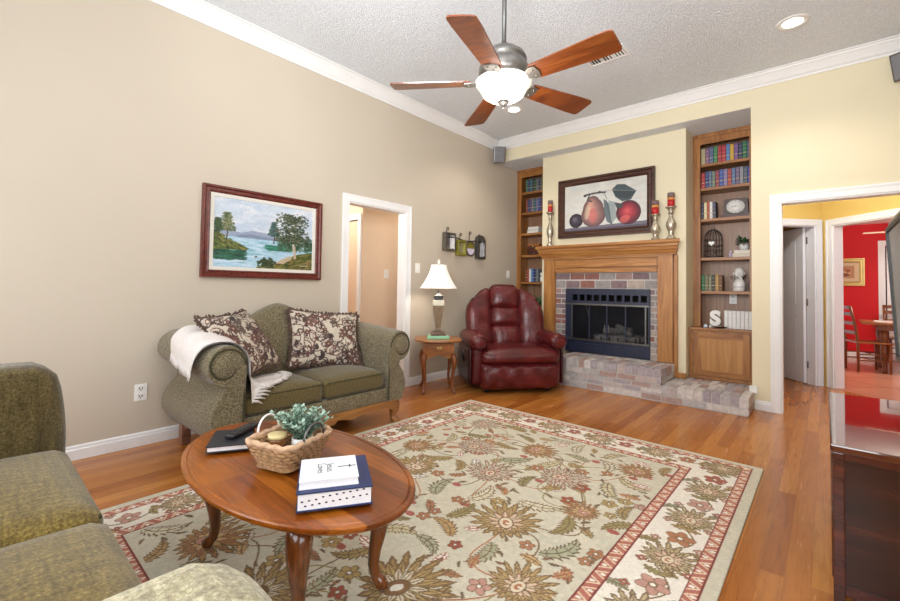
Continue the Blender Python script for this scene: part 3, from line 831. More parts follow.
for z0_, z1_ in ((1.458, 1.466), (1.564, 1.572)): MB().box((0.897, 5.361, z0_), (2.238, 5.377, z1_)).build('panel_shadow_line', MT['mantel_dk'], o, True)  # dark strips standing in for the shade of the panel grooves
for x0_ in (0.894, 2.214): MB().box((x0_, 5.3605, 0.342 if 0 else 1.396), (x0_ + .007, 5.376, 1.590)).build('panel_shadow_line', MT['mantel_dk'], o, True)
for a, b in ((0.733, 0.893), (2.222, 2.385)):
    MB().box((a, 5.365, 0.341), (b, 5.447, 1.592), bev=0.003).build('pilaster', MT['mantel_z'], o, True)
MB().box((2.387, 5.40, 0.18), (2.425, 5.448, 1.59)).box((2.387, 5.395, 0.178), (2.51, 5.448, 0.235), bev=0.003).build('side_trim', MT['mantel_z'], o, True)

# ------------------------------------------------------------------ built-in bookcases
def bookcase(label, x0, x1, shelves, zlow, cx_, y0=5.81):
    o = thing('bookcase', label, 'bookcase', (cx_, y0, zlow))
    yb = 6.115
    fw = 0.075
    ff = MB().box((x0, y0 - 0.01, zlow), (x0 + fw, y0 + 0.012, ZS - 0.006)).box((x1 - fw, y0 - 0.01, zlow), (x1, y0 + 0.012, ZS - 0.006)).box((x0 + fw, y0 - 0.01, 2.935), (x1 - fw, y0 + 0.012, ZS - 0.006))
    ff.box((x0 + 0.002, y0 - 0.03, 3.015), (x1 - 0.002, y0 - 0.009, ZS - 0.006), bev=0.004)
    ff.build('face_frame', MT['oak_z'], o, True)
    MB().box((x0 + 0.004, y0 + 0.012, zlow), (x0 + 0.024, yb, ZS - 0.01)).build('side_panel', MT['oak_z'], o, True)
    MB().box((x1 - 0.024, y0 + 0.012, zlow), (x1 - 0.004, yb, ZS - 0.01)).build('side_panel', MT['oak_z'], o, True)
    bp = MB().box((x0 + 0.024, yb - 0.012, zlow), (x1 - 0.024, yb - 0.001, ZS - 0.01))
    for k in range(1, 6):
        x = x0 + 0.024 + (x1 - x0 - 0.048) * k / 6
        bp.box((x - 0.003, yb - 0.016, zlow), (x + 0.003, yb - 0.012, ZS - 0.01))
    bp.build('back_panel', MT['oak_back'], o, True)
    for z in shelves:
        MB().box((x0 + 0.025, y0 - 0.004 + 0.017, z - 0.032), (x1 - 0.025, yb - 0.017, z)).build('shelf', MT['oak_x'], o, True)
    MB().box((x0 + 0.025, y0 + 0.013, ZS - 0.03), (x1 - 0.025, yb - 0.017, ZS - 0.012)).build('top_panel', MT['oak_x'], o, True)
    return o
SHR = [2.70, 2.41, 2.037, 1.572, 1.176]
SHL = [2.70, 2.38, 2.046, 1.702, 1.278]
bookcase('tall built-in oak bookcase right of the chimney breast with seven shelves of ornaments and books', 2.507, 3.143, SHR, 0.757, 2.825)
bookcase('tall built-in oak bookcase left of the chimney breast in the wall corner', 0.003, 0.653, SHL, 0.757, 0.33)
def base_cabinet(label, x0, x1, y0=5.57, zb=0.178):
    o = thing('base_cabinet', label, 'cabinet', ((x0 + x1) / 2, y0, zb))
    MB().box((x0 + 0.003, y0, zb), (x1 - 0.003, 6.115, 0.728)).box((x0 + 0.002, y0 - 0.012, zb), (x1 - 0.002, y0, 0.205), bev=0.003).build('cabinet_body', MT['oak_z'], o, True)
    MB().box((x0 + 0.001, y0 - 0.022, 0.730), (x1 - 0.001, 6.115, 0.755), bev=0.005).build('countertop', MT['oak_x'], o, True)
    a, b, c, d = x0 + 0.045, x1 - 0.05, 0.222, 0.70
    dr = MB().box((a + 0.002, y0 - 0.017, c + 0.002), (b - 0.002, y0 - 0.001, d - 0.002))
    dr = dr.build('cabinet_door', MT['oak_z'], o, True)
    for p, q_ in ((a, a + 0.06), (b - 0.06, b)): MB().box((p, y0 - 0.022, c), (q_, y0 - 0.012, d), bev=0.003).build('door_stile', MT['oak_z'], dr, True)
    for r_, s_ in ((c, c + 0.06), (d - 0.06, d)): MB().box((a + 0.058, y0 - 0.021, r_), (b - 0.058, y0 - 0.012, s_), bev=0.003).build('door_rail', MT['oak_x'], dr, True)
    MB().box((a + 0.058, y0 - 0.0185, c + 0.058), (b - 0.058, y0 - 0.0165, d - 0.058)).build('door_panel', MT['oak_panel'], dr, True)
    for z in (0.28, 0.64): MB().lathe([(0.005, z - 0.03), (0.005, z + 0.03)], 8, 0, Matrix.Translation((a - 0.004, y0 - 0.020, 0))).build('door_hinge', MT['brass'], dr, True)
base_cabinet('oak cupboard with one panelled door under the right bookcase', 2.507, 3.143)
base_cabinet('oak cupboard under the left bookcase hidden behind the red recliner', 0.003, 0.653, zb=0.0)

# ------------------------------------------------------------------ framed pictures
def frame(o, fn, w, h, fw, mats, depth=0.03, steps=((0, 1.0), (0.35, 0.6), (0.75, 0.8))):
    """mitred frame; fn(s, t, out) maps to world"""
    mb = MB()
    prof = [(0, 0.0), (0, depth), (fw * 0.25, depth), (fw * 0.4, depth * 0.72), (fw * 0.7, depth * 0.72), (fw * 0.8, depth * 0.85), (fw, depth * 0.55), (fw, 0.0)]
    rings = []
    for (s, t, dx, dy) in ((0, 0, 1, 1), (w, 0, -1, 1), (w, h, -1, -1), (0, h, 1, -1)):
        rings.append([fn(s + dx * p, t + dy * p, q_) for p, q_ in prof])
    n = len(prof); vs_ = [p for r in rings for p in r]; fs = []
    for k in range(4):
        j = (k + 1) % 4
        for i in range(n - 1):
            fs.append((k * n + i, k * n + i + 1, j * n + i + 1, j * n + i))
    mb.add(vs_, fs)
    mb.build('frame', mats, o, True)

# landscape on the left wall
y0, y1, z0, z1 = 1.207, 2.262, 1.224, 1.967
o = thing('landscape_painting', 'wide framed oil painting of a blue river and trees over the loveseat', 'painting', (0.0, (y0 + y1) / 2, z0))
fn = lambda s, t, q_: (0.002 + q_, y0 + s, z0 + t)
frame(o, fn, y1 - y0, z1 - z0, 0.062, MT['frame_red'], 0.04)
MB().box((0.002, y0 + 0.02, z0 + 0.02), (0.012, y1 - 0.02, z1 - 0.02)).build('backing', MT['frame_red'], o, True)
ln = MB()
a = 0.058
for p, q_, r_, s_ in ((a, 0.088, a, z1 - z0 - a), (y1 - y0 - 0.088, y1 - y0 - a, a, z1 - z0 - a), (0.088, y1 - y0 - 0.088, a, 0.088), (0.088, y1 - y0 - 0.088, z1 - z0 - 0.088, z1 - z0 - a)):
    ln.box((0.012, y0 + p, z0 + r_), (0.026, y0 + q_, z0 + s_))
ln.build('liner', plain('linen liner', 'D8D2C6', 0.9, 0.05, 80), o, True)
A = Art(1.0, 0.66, 0.0035, (196, 206, 214))
R = random.Random(3)
for k in range(400):
    t = R.random()
    A.ell(R.random(), 0.28 + 0.38 * t, R.uniform(.03, .12), R.uniform(.01, .04), [(208, 214, 220), (186, 198, 212), (218, 216, 220), (176, 190, 208)][R.randrange(4)], R.uniform(-.3, .5), 0.35)
A.poly([(0, .34), (.12, .36), (.25, .34), (.36, .37), (.48, .36), (.6, .33), (.8, .36), (1, .34), (1, .26), (0, .26)], (140, 150, 172), .8)
A.poly([(.2, .31), (.33, .335), (.45, .32), (.6, .31), (.7, .29), (.2, .27)], (118, 132, 150), .7)
A.poly([(0, .30), (1, .28), (1, 0), (0, 0)], (170, 198, 214))
for k in range(260):
    A.ell(R.random(), R.uniform(0.02, .28), R.uniform(.03, .1), R.uniform(.003, .010), [(196, 214, 226), (150, 186, 206), (118, 168, 176), (208, 220, 230)][R.randrange(4)], 0, .5)
for k in range(150):
    A.ell(R.uniform(0, .28), R.uniform(.08, .17), R.uniform(.02, .06), R.uniform(.006, .014), [(34, 84, 64), (58, 116, 88), (28, 64, 58)][R.randrange(3)], 0, .5)
    A.ell(R.uniform(.5, .75), R.uniform(.19, .24), R.uniform(.02, .05), R.uniform(.006, .012), [(48, 112, 90), (82, 150, 130)][R.randrange(2)], 0, .45)
A.poly([(0, .36), (.05, .33), (.12, .27), (.22, .23), (.33, .19), (.30, .175), (.15, .17), (0, .165)], (88, 104, 50))
for k in range(160):
    x = R.uniform(0, .3); A.ell(x, R.uniform(.18, .35 - .5 * x), .02, .006, [(120, 128, 62), (66, 84, 36), (146, 134, 84), (52, 66, 30)][R.randrange(4)], -.5, .7)
def tree(x, y, h, w, cols, n):
    A.line([(x, y), (x + .01, y + h * .5), (x - .005, y + h * .9)], .012, (86, 74, 58))
    for k in range(n):
        t = R.random(); ww = w * (1.05 - t * .75)
        A.ell(x + max(-.9, min(.9, R.gauss(0, .42))) * ww, y + h * (.35 + .65 * t), R.uniform(.006, .019), R.uniform(.004, .009), cols[R.randrange(len(cols))], R.uniform(-.4, .4), .75)
tree(.12, .26, .26, .09, [(104, 116, 84), (134, 132, 98), (70, 88, 62)], 330)
tree(.04, .26, .2, .06, [(74, 92, 60), (52, 72, 46)], 180)
tree(.57, .26, .22, .06, [(92, 116, 110), (70, 96, 90), (58, 84, 84)], 300)
for k in range(220): A.ell(R.uniform(.62, 1), R.uniform(.2, .34), R.uniform(.01, .03), R.uniform(.006, .02), [(62, 92, 72), (90, 122, 96), (48, 70, 46)][R.randrange(3)], 0, .6)
A.poly([(.42, 0), (.55, .05), (.68, .1), (.8, .16), (1, .2), (1, 0)], (92, 102, 44))
for k in range(240):
    x = R.uniform(.42, 1); A.ell(x, R.uniform(0, max(.02, (x - .42) * .34)), R.uniform(.01, .04), R.uniform(.004, .011), [(120, 124, 58), (70, 82, 34), (150, 128, 88), (56, 62, 28), (128, 98, 66)][R.randrange(5)], .3, .7)
A.poly([(.58, .06), (.7, .13), (.78, .15), (.76, .11), (.68, .06)], (196, 176, 150), .9)
A.line([(.80, .13), (.785, .22), (.77, .33), (.79, .48)], .02, (206, 196, 180)); A.line([(.80, .13), (.79, .24)], .028, (188, 170, 150))
for k in range(700):
    A.ell(.77 + max(-.17, min(.17, R.gauss(0, .085))), R.choice([.31, .36, .42, .5, .55]) + R.gauss(0, .022), R.uniform(.007, .022), R.uniform(.004, .010), [(60, 78, 54), (88, 98, 72), (44, 58, 44), (110, 108, 88)][R.randrange(4)], R.uniform(-.3, .3), .8)
for k in range(90): A.ell(.5 + R.gauss(0, .04), .06 + R.gauss(0, .022), .014, .010, [(44, 58, 36), (72, 84, 50)][R.randrange(2)], 0, .8)
A.line([(.86, .045), (.95, .05)], .007, (206, 196, 170))
A.noise(5, 1, 2)
A.a = 118 + (A.a - 128) * 1.08
m_can_ = vcol('canvas paint', 0.5)
p0, p1, r0_, r1_ = y0 + 0.086, y1 - 0.086, z0 + 0.086, z1 - 0.086
painted('canvas', A.a, lambda u, v: np.stack([np.full_like(u, 0.018), p0 + u * (p1 - p0) - o.location.y, r0_ + v * (r1_ - r0_) - o.location.z], 1), m_can_, o)

# fruit print over the mantel
x0, x1, z0, z1 = 0.925, 2.177, 1.868, 2.668
o = thing('fruit_picture', 'large dark framed print of a pear and plums leaning over the mantel', 'picture', ((x0 + x1) / 2, 5.448, z0))
fn = lambda s, t, q_: (x0 + s, 5.447 - q_, z0 + t)
frame(o, fn, x1 - x0, z1 - z0, 0.09, MT['frame_dark'], 0.05)
MB().box((x0 + 0.03, 5.435, z0 + 0.03), (x1 - 0.03, 5.447, z1 - 0.03)).build('backing', MT['frame_dark'], o, True)
A = Art(1.0, 0.56, 0.003, (200, 200, 194))
R = random.Random(8)
for k in range(260): A.ell(R.random(), R.uniform(.05, .56), R.uniform(.02, .1), R.uniform(.01, .04), [(208, 208, 202), (188, 192, 190), (214, 210, 198), (196, 190, 178)][R.randrange(4)], 0, .3)
A.poly([(0, 0), (1, 0), (1, .065), (0, .045)], (104, 98, 112)); A.poly([(0, 0), (1, 0), (1, .03), (0, .02)], (78, 70, 84))
def ball(cx, cy, rx, ry, dark, mid, light, lx=-.25, ly=.25, k=1.0):
    for i in range(26):
        t = i / 25; f_ = 1 - t
        c_ = [dark[j] + (mid[j] - dark[j]) * min(1, t * 2) if t < .5 else mid[j] + (light[j] - mid[j]) * (t * 2 - 1) for j in range(3)]
        A.ell(cx + lx * rx * t, cy + ly * ry * t, rx * (f_ * .96 + .04), ry * (f_ * .96 + .04), c_)
ball(.155, .13, .09, .085, (30, 24, 34), (58, 48, 62), (112, 106, 122))
for i in range(22):
    t = i / 21
    c_ = [96 + (206 - 96) * t, 70 + (150 - 70) * t, 72 + (132 - 72) * t]
    f_ = 1 - t * .92
    A.ell(.375 - .03 * t, .18 + .01 * t, .152 * f_, .142 * f_, c_); A.ell(.372 - .03 * t, .25 + .01 * t, .128 * f_, .13 * f_, c_); A.ell(.368 - .03 * t, .30 + .01 * t, .092 * f_, .105 * f_, c_)
A.ell(.37, .17, .05, .09, (196, 96, 96), 0, .6); A.ell(.30, .22, .03, .09, (214, 200, 168), -.2, .5)
ball(.79, .17, .14, .135, (66, 20, 34), (150, 36, 52), (206, 84, 84), -.1, .15)
A.ell(.75, .10, .06, .04, (222, 110, 96), .3, .6)
A.poly([(.50, .36), (.56, .30), (.64, .12), (.60, .05), (.54, .09), (.51, .2)], (92, 104, 108)); A.poly([(.56, .33), (.64, .30), (.655, .12), (.60, .06)], (142, 152, 152))
A.line([(.53, .34), (.60, .06)], .006, (66, 72, 76))
A.poly([(.63, .30), (.70, .28), (.74, .24), (.66, .22)], (60, 66, 66))
A.poly([(.60, .45), (.66, .50), (.75, .49), (.88, .40), (.82, .31), (.72, .30), (.64, .36)], (66, 78, 82)); A.poly([(.60, .45), (.70, .42), (.88, .40), (.79, .325), (.67, .35)], (50, 60, 64)); A.line([(.62, .44), (.87, .40)], .005, (120, 128, 128))
A.line([(.26, .42), (.32, .43), (.44, .435), (.52, .43)], .022, (70, 66, 70)); A.line([(.33, .43), (.30, .36), (.355, .34)], .016, (58, 54, 58)); A.line([(.50, .43), (.54, .35)], .008, (96, 98, 96)); A.line([(.52, .44), (.64, .44)], .006, (140, 144, 140)); A.ell(.27, .415, .02, .013, (54, 50, 54)); A.ell(.45, .44, .02, .013, (54, 50, 54))
A.noise(3, 4, 2)
p0, p1, r0_, r1_ = x0 + 0.086, x1 - 0.086, z0 + 0.086, z1 - 0.086
painted('print', A.a, lambda u, v: np.stack([p0 + u * (p1 - p0) - o.location.x, np.full_like(u, -0.022), r0_ + v * (r1_ - r0_) - o.location.z], 1), vcol('print ink', 0.45), o)

# small picture on the red dining wall
o = thing('framed_print', 'small gold framed sepia print on the red dining room wall', 'picture', (4.05, 10.795, 1.32))
fn = lambda s, t, q_: (3.70 + s, 10.797 - q_, 1.32 + t)
frame(o, fn, 0.54, 0.50, 0.075, MT['brass'], 0.035)
A = Art(.6, .55, .006, (206, 178, 140)); R = random.Random(4)
A.poly([(.1, .1), (.5, .1), (.5, .45), (.1, .45)], (178, 128, 88)); A.ell(.3, .27, .13, .1, (206, 160, 110)); A.ell(.3, .2, .1, .05, (122, 66, 44)); A.ell(.24, .31, .05, .05, (150, 82, 56)); A.ell(.37, .31, .05, .05, (150, 82, 56)); A.ell(.3, .35, .05, .045, (166, 100, 66)); A.noise(6, 1, 1)
painted('print', A.a, lambda u, v: np.stack([3.77 + u * .40 - o.location.x, np.full_like(u, -0.012), 0.07 + v * .36], 1), vcol('sepia print', 0.6), o)

# ------------------------------------------------------------------ rug
RX0, RX1, RY0, RY1 = 0.935, 3.39, 0.15, 3.49
RW, RH = RX1 - RX0, RY1 - RY0
A = Art(RW, RH, 0.004, (202, 194, 172))
R = random.Random(21)
CEL, CREAM, RED, RUST, BRN, DBR, OLV, GOLD, ROSE, PALE, SAGE = (200, 191, 168), (228, 219, 204), (164, 92, 78), (170, 116, 82), (124, 98, 70), (110, 90, 70), (146, 134, 88), (172, 146, 94), (188, 142, 126), (226, 220, 206), (146, 152, 126)
for k in range(900): A.ell(R.uniform(0, RW), R.uniform(0, RH), R.uniform(.03, .14), R.uniform(.008, .03), [(200, 195, 174), (190, 188, 168), (208, 199, 178), (188, 181, 158)][R.randrange(4)], R.uniform(-.3, .3), .35)
def pal(cx, cy, r, ang, cols, n=15, outl=(118, 94, 68)):
    r *= .88
    """palmette: serrated fan of petals around layered heart"""
    for ring, (rr, ca) in enumerate(((1.12, cols[0]), (.86, cols[1]), (.58, cols[2]))):
        m_ = n + 4 - ring * 4
        for i in range(m_):
            a = ang + 2 * PI * (i + .5 * ring) / m_
            k = r * rr * (1 + .26 * math.cos(a - ang)) * (1 + .08 * (i % 2))
            hw = r * rr * 2.1 / m_
            def pt(f_, w_): return (cx + k * f_ * math.cos(a) - hw * w_ * math.sin(a), cy + k * f_ * math.sin(a) + hw * w_ * math.cos(a))
            A.poly([pt(.2, 0), pt(.62, 1.05), pt(.78, .75), pt(.84, .95), pt(1.05, 0), pt(.84, -.95), pt(.78, -.75), pt(.62, -1.05)], outl)
            A.poly([pt(.2, 0), pt(.62, .78), pt(.80, .5), pt(.98, 0), pt(.80, -.5), pt(.62, -.78)], ca)
            A.line([pt(.3, 0), pt(.85, 0)], .005, [cols[1], outl, cols[3]][ring])
    A.ell(cx, cy, r * .36, r * .26, outl, ang); A.ell(cx, cy, r * .31, r * .21, cols[3], ang)
    A.ell(cx, cy, r * .17, r * .11, cols[4], ang); A.ell(cx + r * .05, cy, r * .07, r * .05, PALE)
def leaf(x, y, L, ang, bend, col, rim, n=9, wd=.26):
    """serrated acanthus leaf following a bent spine"""
    pts = []; a = ang; px, py = x, y
    sp = [(px, py, a)]
    for i in range(n):
        a += bend / n; px += L / n * math.cos(a); py += L / n * math.sin(a); sp.append((px, py, a))
    Lf, Rt = [], []
    for i, (px, py, a) in enumerate(sp):
        t = i / n; w = L * wd * math.sin(PI * min(1, t * .92 + .08)) ** .7 * (1 - .3 * t)
        Lf.append((px - w * math.sin(a), py + w * math.cos(a))); Rt.append((px + w * math.sin(a), py - w * math.cos(a)))
        if i < n:
            b = a + .5; q1 = w * .62
            Lf.append((px - q1 * math.sin(b) + L / n * .6 * math.cos(a), py + q1 * math.cos(b) + L / n * .6 * math.sin(a)))
            b = a - .5
            Rt.append((px + q1 * math.sin(b) + L / n * .6 * math.cos(a), py - q1 * math.cos(b) + L / n * .6 * math.sin(a)))
    ring = Lf + [(sp[-1][0], sp[-1][1])] + Rt[::-1]
    cx_, cy_ = sum(p[0] for p in ring) / len(ring), sum(p[1] for p in ring) / len(ring)
    A.poly(ring, rim)
    A.poly([(p[0] + (sp[min(n, i // 2 if i < len(Lf) else max(0, n - (i - len(Lf)) // 2))][0] - p[0]) * .3, p[1] + (sp[min(n, i // 2 if i < len(Lf) else max(0, n - (i - len(Lf)) // 2))][1] - p[1]) * .3) for i, p in enumerate(ring)], col)
    A.line([(p[0], p[1]) for p in sp], .007, rim)
    for i in range(1, n, 2): A.line([(sp[i][0], sp[i][1]), Lf[2 * i + 1]], .005, rim); A.line([(sp[i][0], sp[i][1]), Rt[2 * i + 1]], .005, rim)
def blossom(x, y, r, col, rim, n=5, ang=0):
    for i in range(n):
        a = ang + 2 * PI * i / n
        A.ell(x + r * .55 * math.cos(a), y + r * .55 * math.sin(a), r * .5 + .004, r * .34 + .004, rim, a)
        A.ell(x + r * .55 * math.cos(a), y + r * .55 * math.sin(a), r * .5, r * .34, col, a)
    A.ell(x, y, r * .3, r * .3, rim); A.ell(x, y, r * .18, r * .18, PALE)
def vine(p, q, bow, col, wd=.008):
    P, Q = Vector(p), Vector(q); nrm = Vector((-(Q - P).y, (Q - P).x)) * bow
    pts = [(P.lerp(Q, t) + nrm * math.sin(PI * t) + nrm * .35 * math.sin(2 * PI * t)) for t in np.linspace(0, 1, 20)]
    A.line([(v.x, v.y) for v in pts], wd, col); return pts
G0, G1, K0, K1 = 0.34, RW - 0.355, 0.36, RH - 0.375          # field
cols1 = [(158, 130, 82), (180, 152, 104), (194, 160, 134), (216, 200, 172), RUST]
cols2 = [(178, 138, 118), (210, 200, 180), (184, 142, 126), (206, 186, 160), RED]
cols3 = [(146, 116, 74), (176, 150, 98), (208, 198, 172), (132, 96, 64), PALE]
cols4 = [(166, 134, 80), (178, 124, 90), (206, 178, 120), ROSE, RED]
PL = [(2.512, 1.796, .17, 2.2, cols1), (2.465, 2.447, .15, .4, cols2), (2.459, 1.13, .185, 1.2, cols3), (2.122, 2.2, .15, 2.0, cols2), (1.77, 2.485, .15, 1.0, cols2), (2.133, 2.74, .13, .3, cols4), (2.80, 2.86, .11, 2.5, cols4), (2.80, 1.45, .13, 1.5, cols1), (1.5, 2.95, .13, .2, cols2), (2.75, 2.15, .10, 2.6, cols4), (1.72, 1.95, .15, 2.8, cols1), (1.45, 2.2, .12, 1.1, cols4), (1.85, 1.45, .15, .5, cols3), (1.42, 1.3, .13, 2.2, cols1), (2.1, .75, .16, 1.9, cols3), (1.6, .75, .15, .9, cols4), (2.78, .75, .16, 2.6, cols1), (1.5, 1.72, .11, .4, cols3)]
PLl = [(x - RX0, y - RY0, r, a, c) for x, y, r, a, c in PL]
for i in range(len(PLl)):
    taken_ = None; ds = sorted(range(len(PLl)), key=lambda j: (PLl[i][0] - PLl[j][0]) ** 2 + (PLl[i][1] - PLl[j][1]) ** 2)[1:4]
    for j in ds:
        pts = vine(PLl[i][:2], PLl[j][:2], R.choice([-.35, .35, .25]), R.choice([BRN, RUST, OLV]))
taken = [(x, y, r) for x, y, r, a, c in PLl]
def free(x, y, r):
    for a, b, c in taken:
        if (a - x) ** 2 + (b - y) ** 2 < (c + r) ** 2 * .72: return False
    return True
def fill(n, r0, r1, fn, box):
    for k in range(n):
        x, y, r = R.uniform(box[0], box[1]), R.uniform(box[2], box[3]), R.uniform(r0, r1)
        if free(x, y, r): fn(x, y, r); taken.append((x, y, r))
fld = (G0 + .05, G1 - .05, K0 + .05, K1 - .05)
def biglf(x, y, r):
    a = R.uniform(0, 2 * PI); b = R.choice([-1.6, 1.6, 1.1]); c_ = R.choice([(160, 138, 88), OLV, (164, 164, 134), (178, 144, 96), (196, 184, 146), (206, 196, 168)])
    leaf(x - r * .9 * math.cos(a), y - r * .9 * math.sin(a), 2.1 * r, a - b / 2, b, c_, R.choice([DBR, BRN]))
    if R.random() < .5: A.ell(x + r * .7 * math.cos(a + b / 2), y + r * .7 * math.sin(a + b / 2), .03, .02, RED)
fill(900, .08, .13, biglf, fld)
fill(900, .045, .07, lambda x, y, r: leaf(x - r * .8, y, 2 * r, R.uniform(0, 6.3), R.uniform(-1, 1), R.choice([PALE, RUST, (196, 160, 110), GOLD]), R.choice([BRN, DBR, RED]), 5, .34), fld)
fill(1200, .03, .05, lambda x, y, r: blossom(x, y, r, R.choice([RUST, ROSE, GOLD, (156, 80, 58)]), R.choice([DBR, BRN]), 5, R.random() * 3), fld)
fill(1500, .016, .03, lambda x, y, r: leaf(x - r, y, 2.2 * r, R.uniform(0, 6.3), .6, R.choice([OLV, RUST, BRN]), DBR, 4, .3), fld)
for x, y, r, a, c in PLl: pal(x, y, r, a, c)
# borders: inner guard, cream main border, outer guard, celadon selvedge
def band(a, b, c, d, col):
    A.poly([(a, c), (b, c), (b, d), (a, d)], col)
A2 = A.a.copy()
B0, B1 = 0.0, RW
edges = [('x', 0.045, 0.29, 0.29, 0.345, 0.0, 0.045), ]
ob = [(0.045, RW - 0.05, 0.045, RH - 0.05)]
band(0, RW, 0, 0.375, CEL); band(0, RW, RH - 0.39, RH, CEL); band(0, 0.345, 0, RH, CEL); band(RW - 0.41, RW, 0, RH, CEL)
band(0, RW, 0, .30, CREAM); band(0, RW, RH - .32, RH, CREAM); band(0, .29, 0, RH, CREAM); band(RW - .356, RW, 0, RH, CREAM)
rects_in = (0.29, RW - 0.356, 0.30, RH - 0.32)
rects_out = (0.05, RW - 0.055, 0.05, RH - 0.05)
def guard(rc, w, col, sgn, tick):
    a, b, c, d = rc
    if sgn > 0: segs = [(a, a + w, c, d), (b - w, b, c, d), (a, b, c, c + w), (a, b, d - w, d)]
    for s_ in segs: band(*s_, col)
    st_ = .062
    for (p, q_, vert) in (((a + w / 2, c), (a + w / 2, d), 1), ((b - w / 2, c), (b - w / 2, d), 1), ((a, c + w / 2), (b, c + w / 2), 0), ((a, d - w / 2), (b, d - w / 2), 0)):
        L = (d - c) if vert else (b - a); n_ = int(L / st_)
        for i in range(n_):
            t = (i + .5) / n_; x = p[0] + (q_[0] - p[0]) * t; y = p[1] + (q_[1] - p[1]) * t
            h = w * .40; f_ = 1 if i % 2 else -1
            if vert: A.line([(x - h * f_, y - st_ * .42), (x + h * f_, y), (x - h * f_, y + st_ * .42)], .008, tick); A.ell(x - h * .45 * f_, y, .011, .008, PALE)
            else: A.line([(x - st_ * .42, y - h * f_), (x, y + h * f_), (x + st_ * .42, y - h * f_)], .008, tick); A.ell(x, y - h * .45 * f_, .008, .011, PALE)
    for k in (0, w):
        A.line([(a + k, c + k), (b - k, c + k), (b - k, d - k), (a + k, d - k), (a + k, c + k)], .007, (120, 52, 44))
# border flowers on the cream ground
def border_run(p, q_, w):
    P, Q = Vector(p), Vector(q_); L = (Q - P).length; d = (Q - P) / L; nrm = Vector((-d.y, d.x)); n_ = int(round(L / .21))
    pts = [P + d * (L * t) + nrm * (w * .22 * math.sin(2 * PI * t * n_ / 2)) for t in np.linspace(0, 1, n_ * 10)]
    A.line([(v.x, v.y) for v in pts], .008, BRN)
    for i in range(n_):
        t = (i + .5) / n_; c_ = P + d * (L * t); a = math.atan2(d.y, d.x) + R.uniform(-.5, .5)
        if i % 2 == 0: pal(c_.x, c_.y, w * .46, a, [(156, 138, 100), (190, 172, 134), (190, 150, 126), (214, 196, 164), RUST], 13)
        else: blossom(c_.x, c_.y, w * .24, R.choice([RED, RUST, ROSE]), BRN, 5, a)
        for sg in (-1, 1):
            e = c_ + d * .11 + nrm * (w * .25 * sg)
            leaf(e.x, e.y, w * .5, a + sg * 1.2 + PI * (i % 2), sg * 1.5, R.choice([OLV, (150, 142, 92), GOLD, SAGE]), BRN, 6, .26)
            e = c_ - d * .06 + nrm * (w * .36 * sg)
            blossom(e.x, e.y, w * .08, R.choice([RED, ROSE]), BRN, 4)
mid = .17
border_run((mid + .02, .1), (mid + .02, RH - .1), .21); border_run((RW - .205, .1), (RW - .205, RH - .1), .25)
border_run((.1, .175), (RW - .1, .175), .21); border_run((.1, RH - .185), (RW - .1, RH - .185), .22)
band(0, RW, 0, .05, CEL); band(0, RW, RH - .05, RH, CEL); band(0, .05, 0, RH, CEL); band(RW - .055, RW, 0, RH, CEL)
guard(rects_in, .055, (176, 106, 90), 1, (218, 196, 164)); guard(rects_out, .05, (176, 106, 90), 1, (218, 196, 164))
A.noise(4.5, 1, 1); A.noise(3, 2, 5)
o = painted('rug', A.a, lambda u, v: np.stack([(u - .5) * RW, (v - .5) * RH, np.full_like(u, 0.011)], 1), vcol('tufted wool', 0.95, 0.5, 420), None, (0, 0, -0.0105))
o.location = ((RX0 + RX1) / 2, (RY0 + RY1) / 2, 0)
tag(o, 'celadon floral wool rug with cream border and red bands under the coffee table', 'rug')

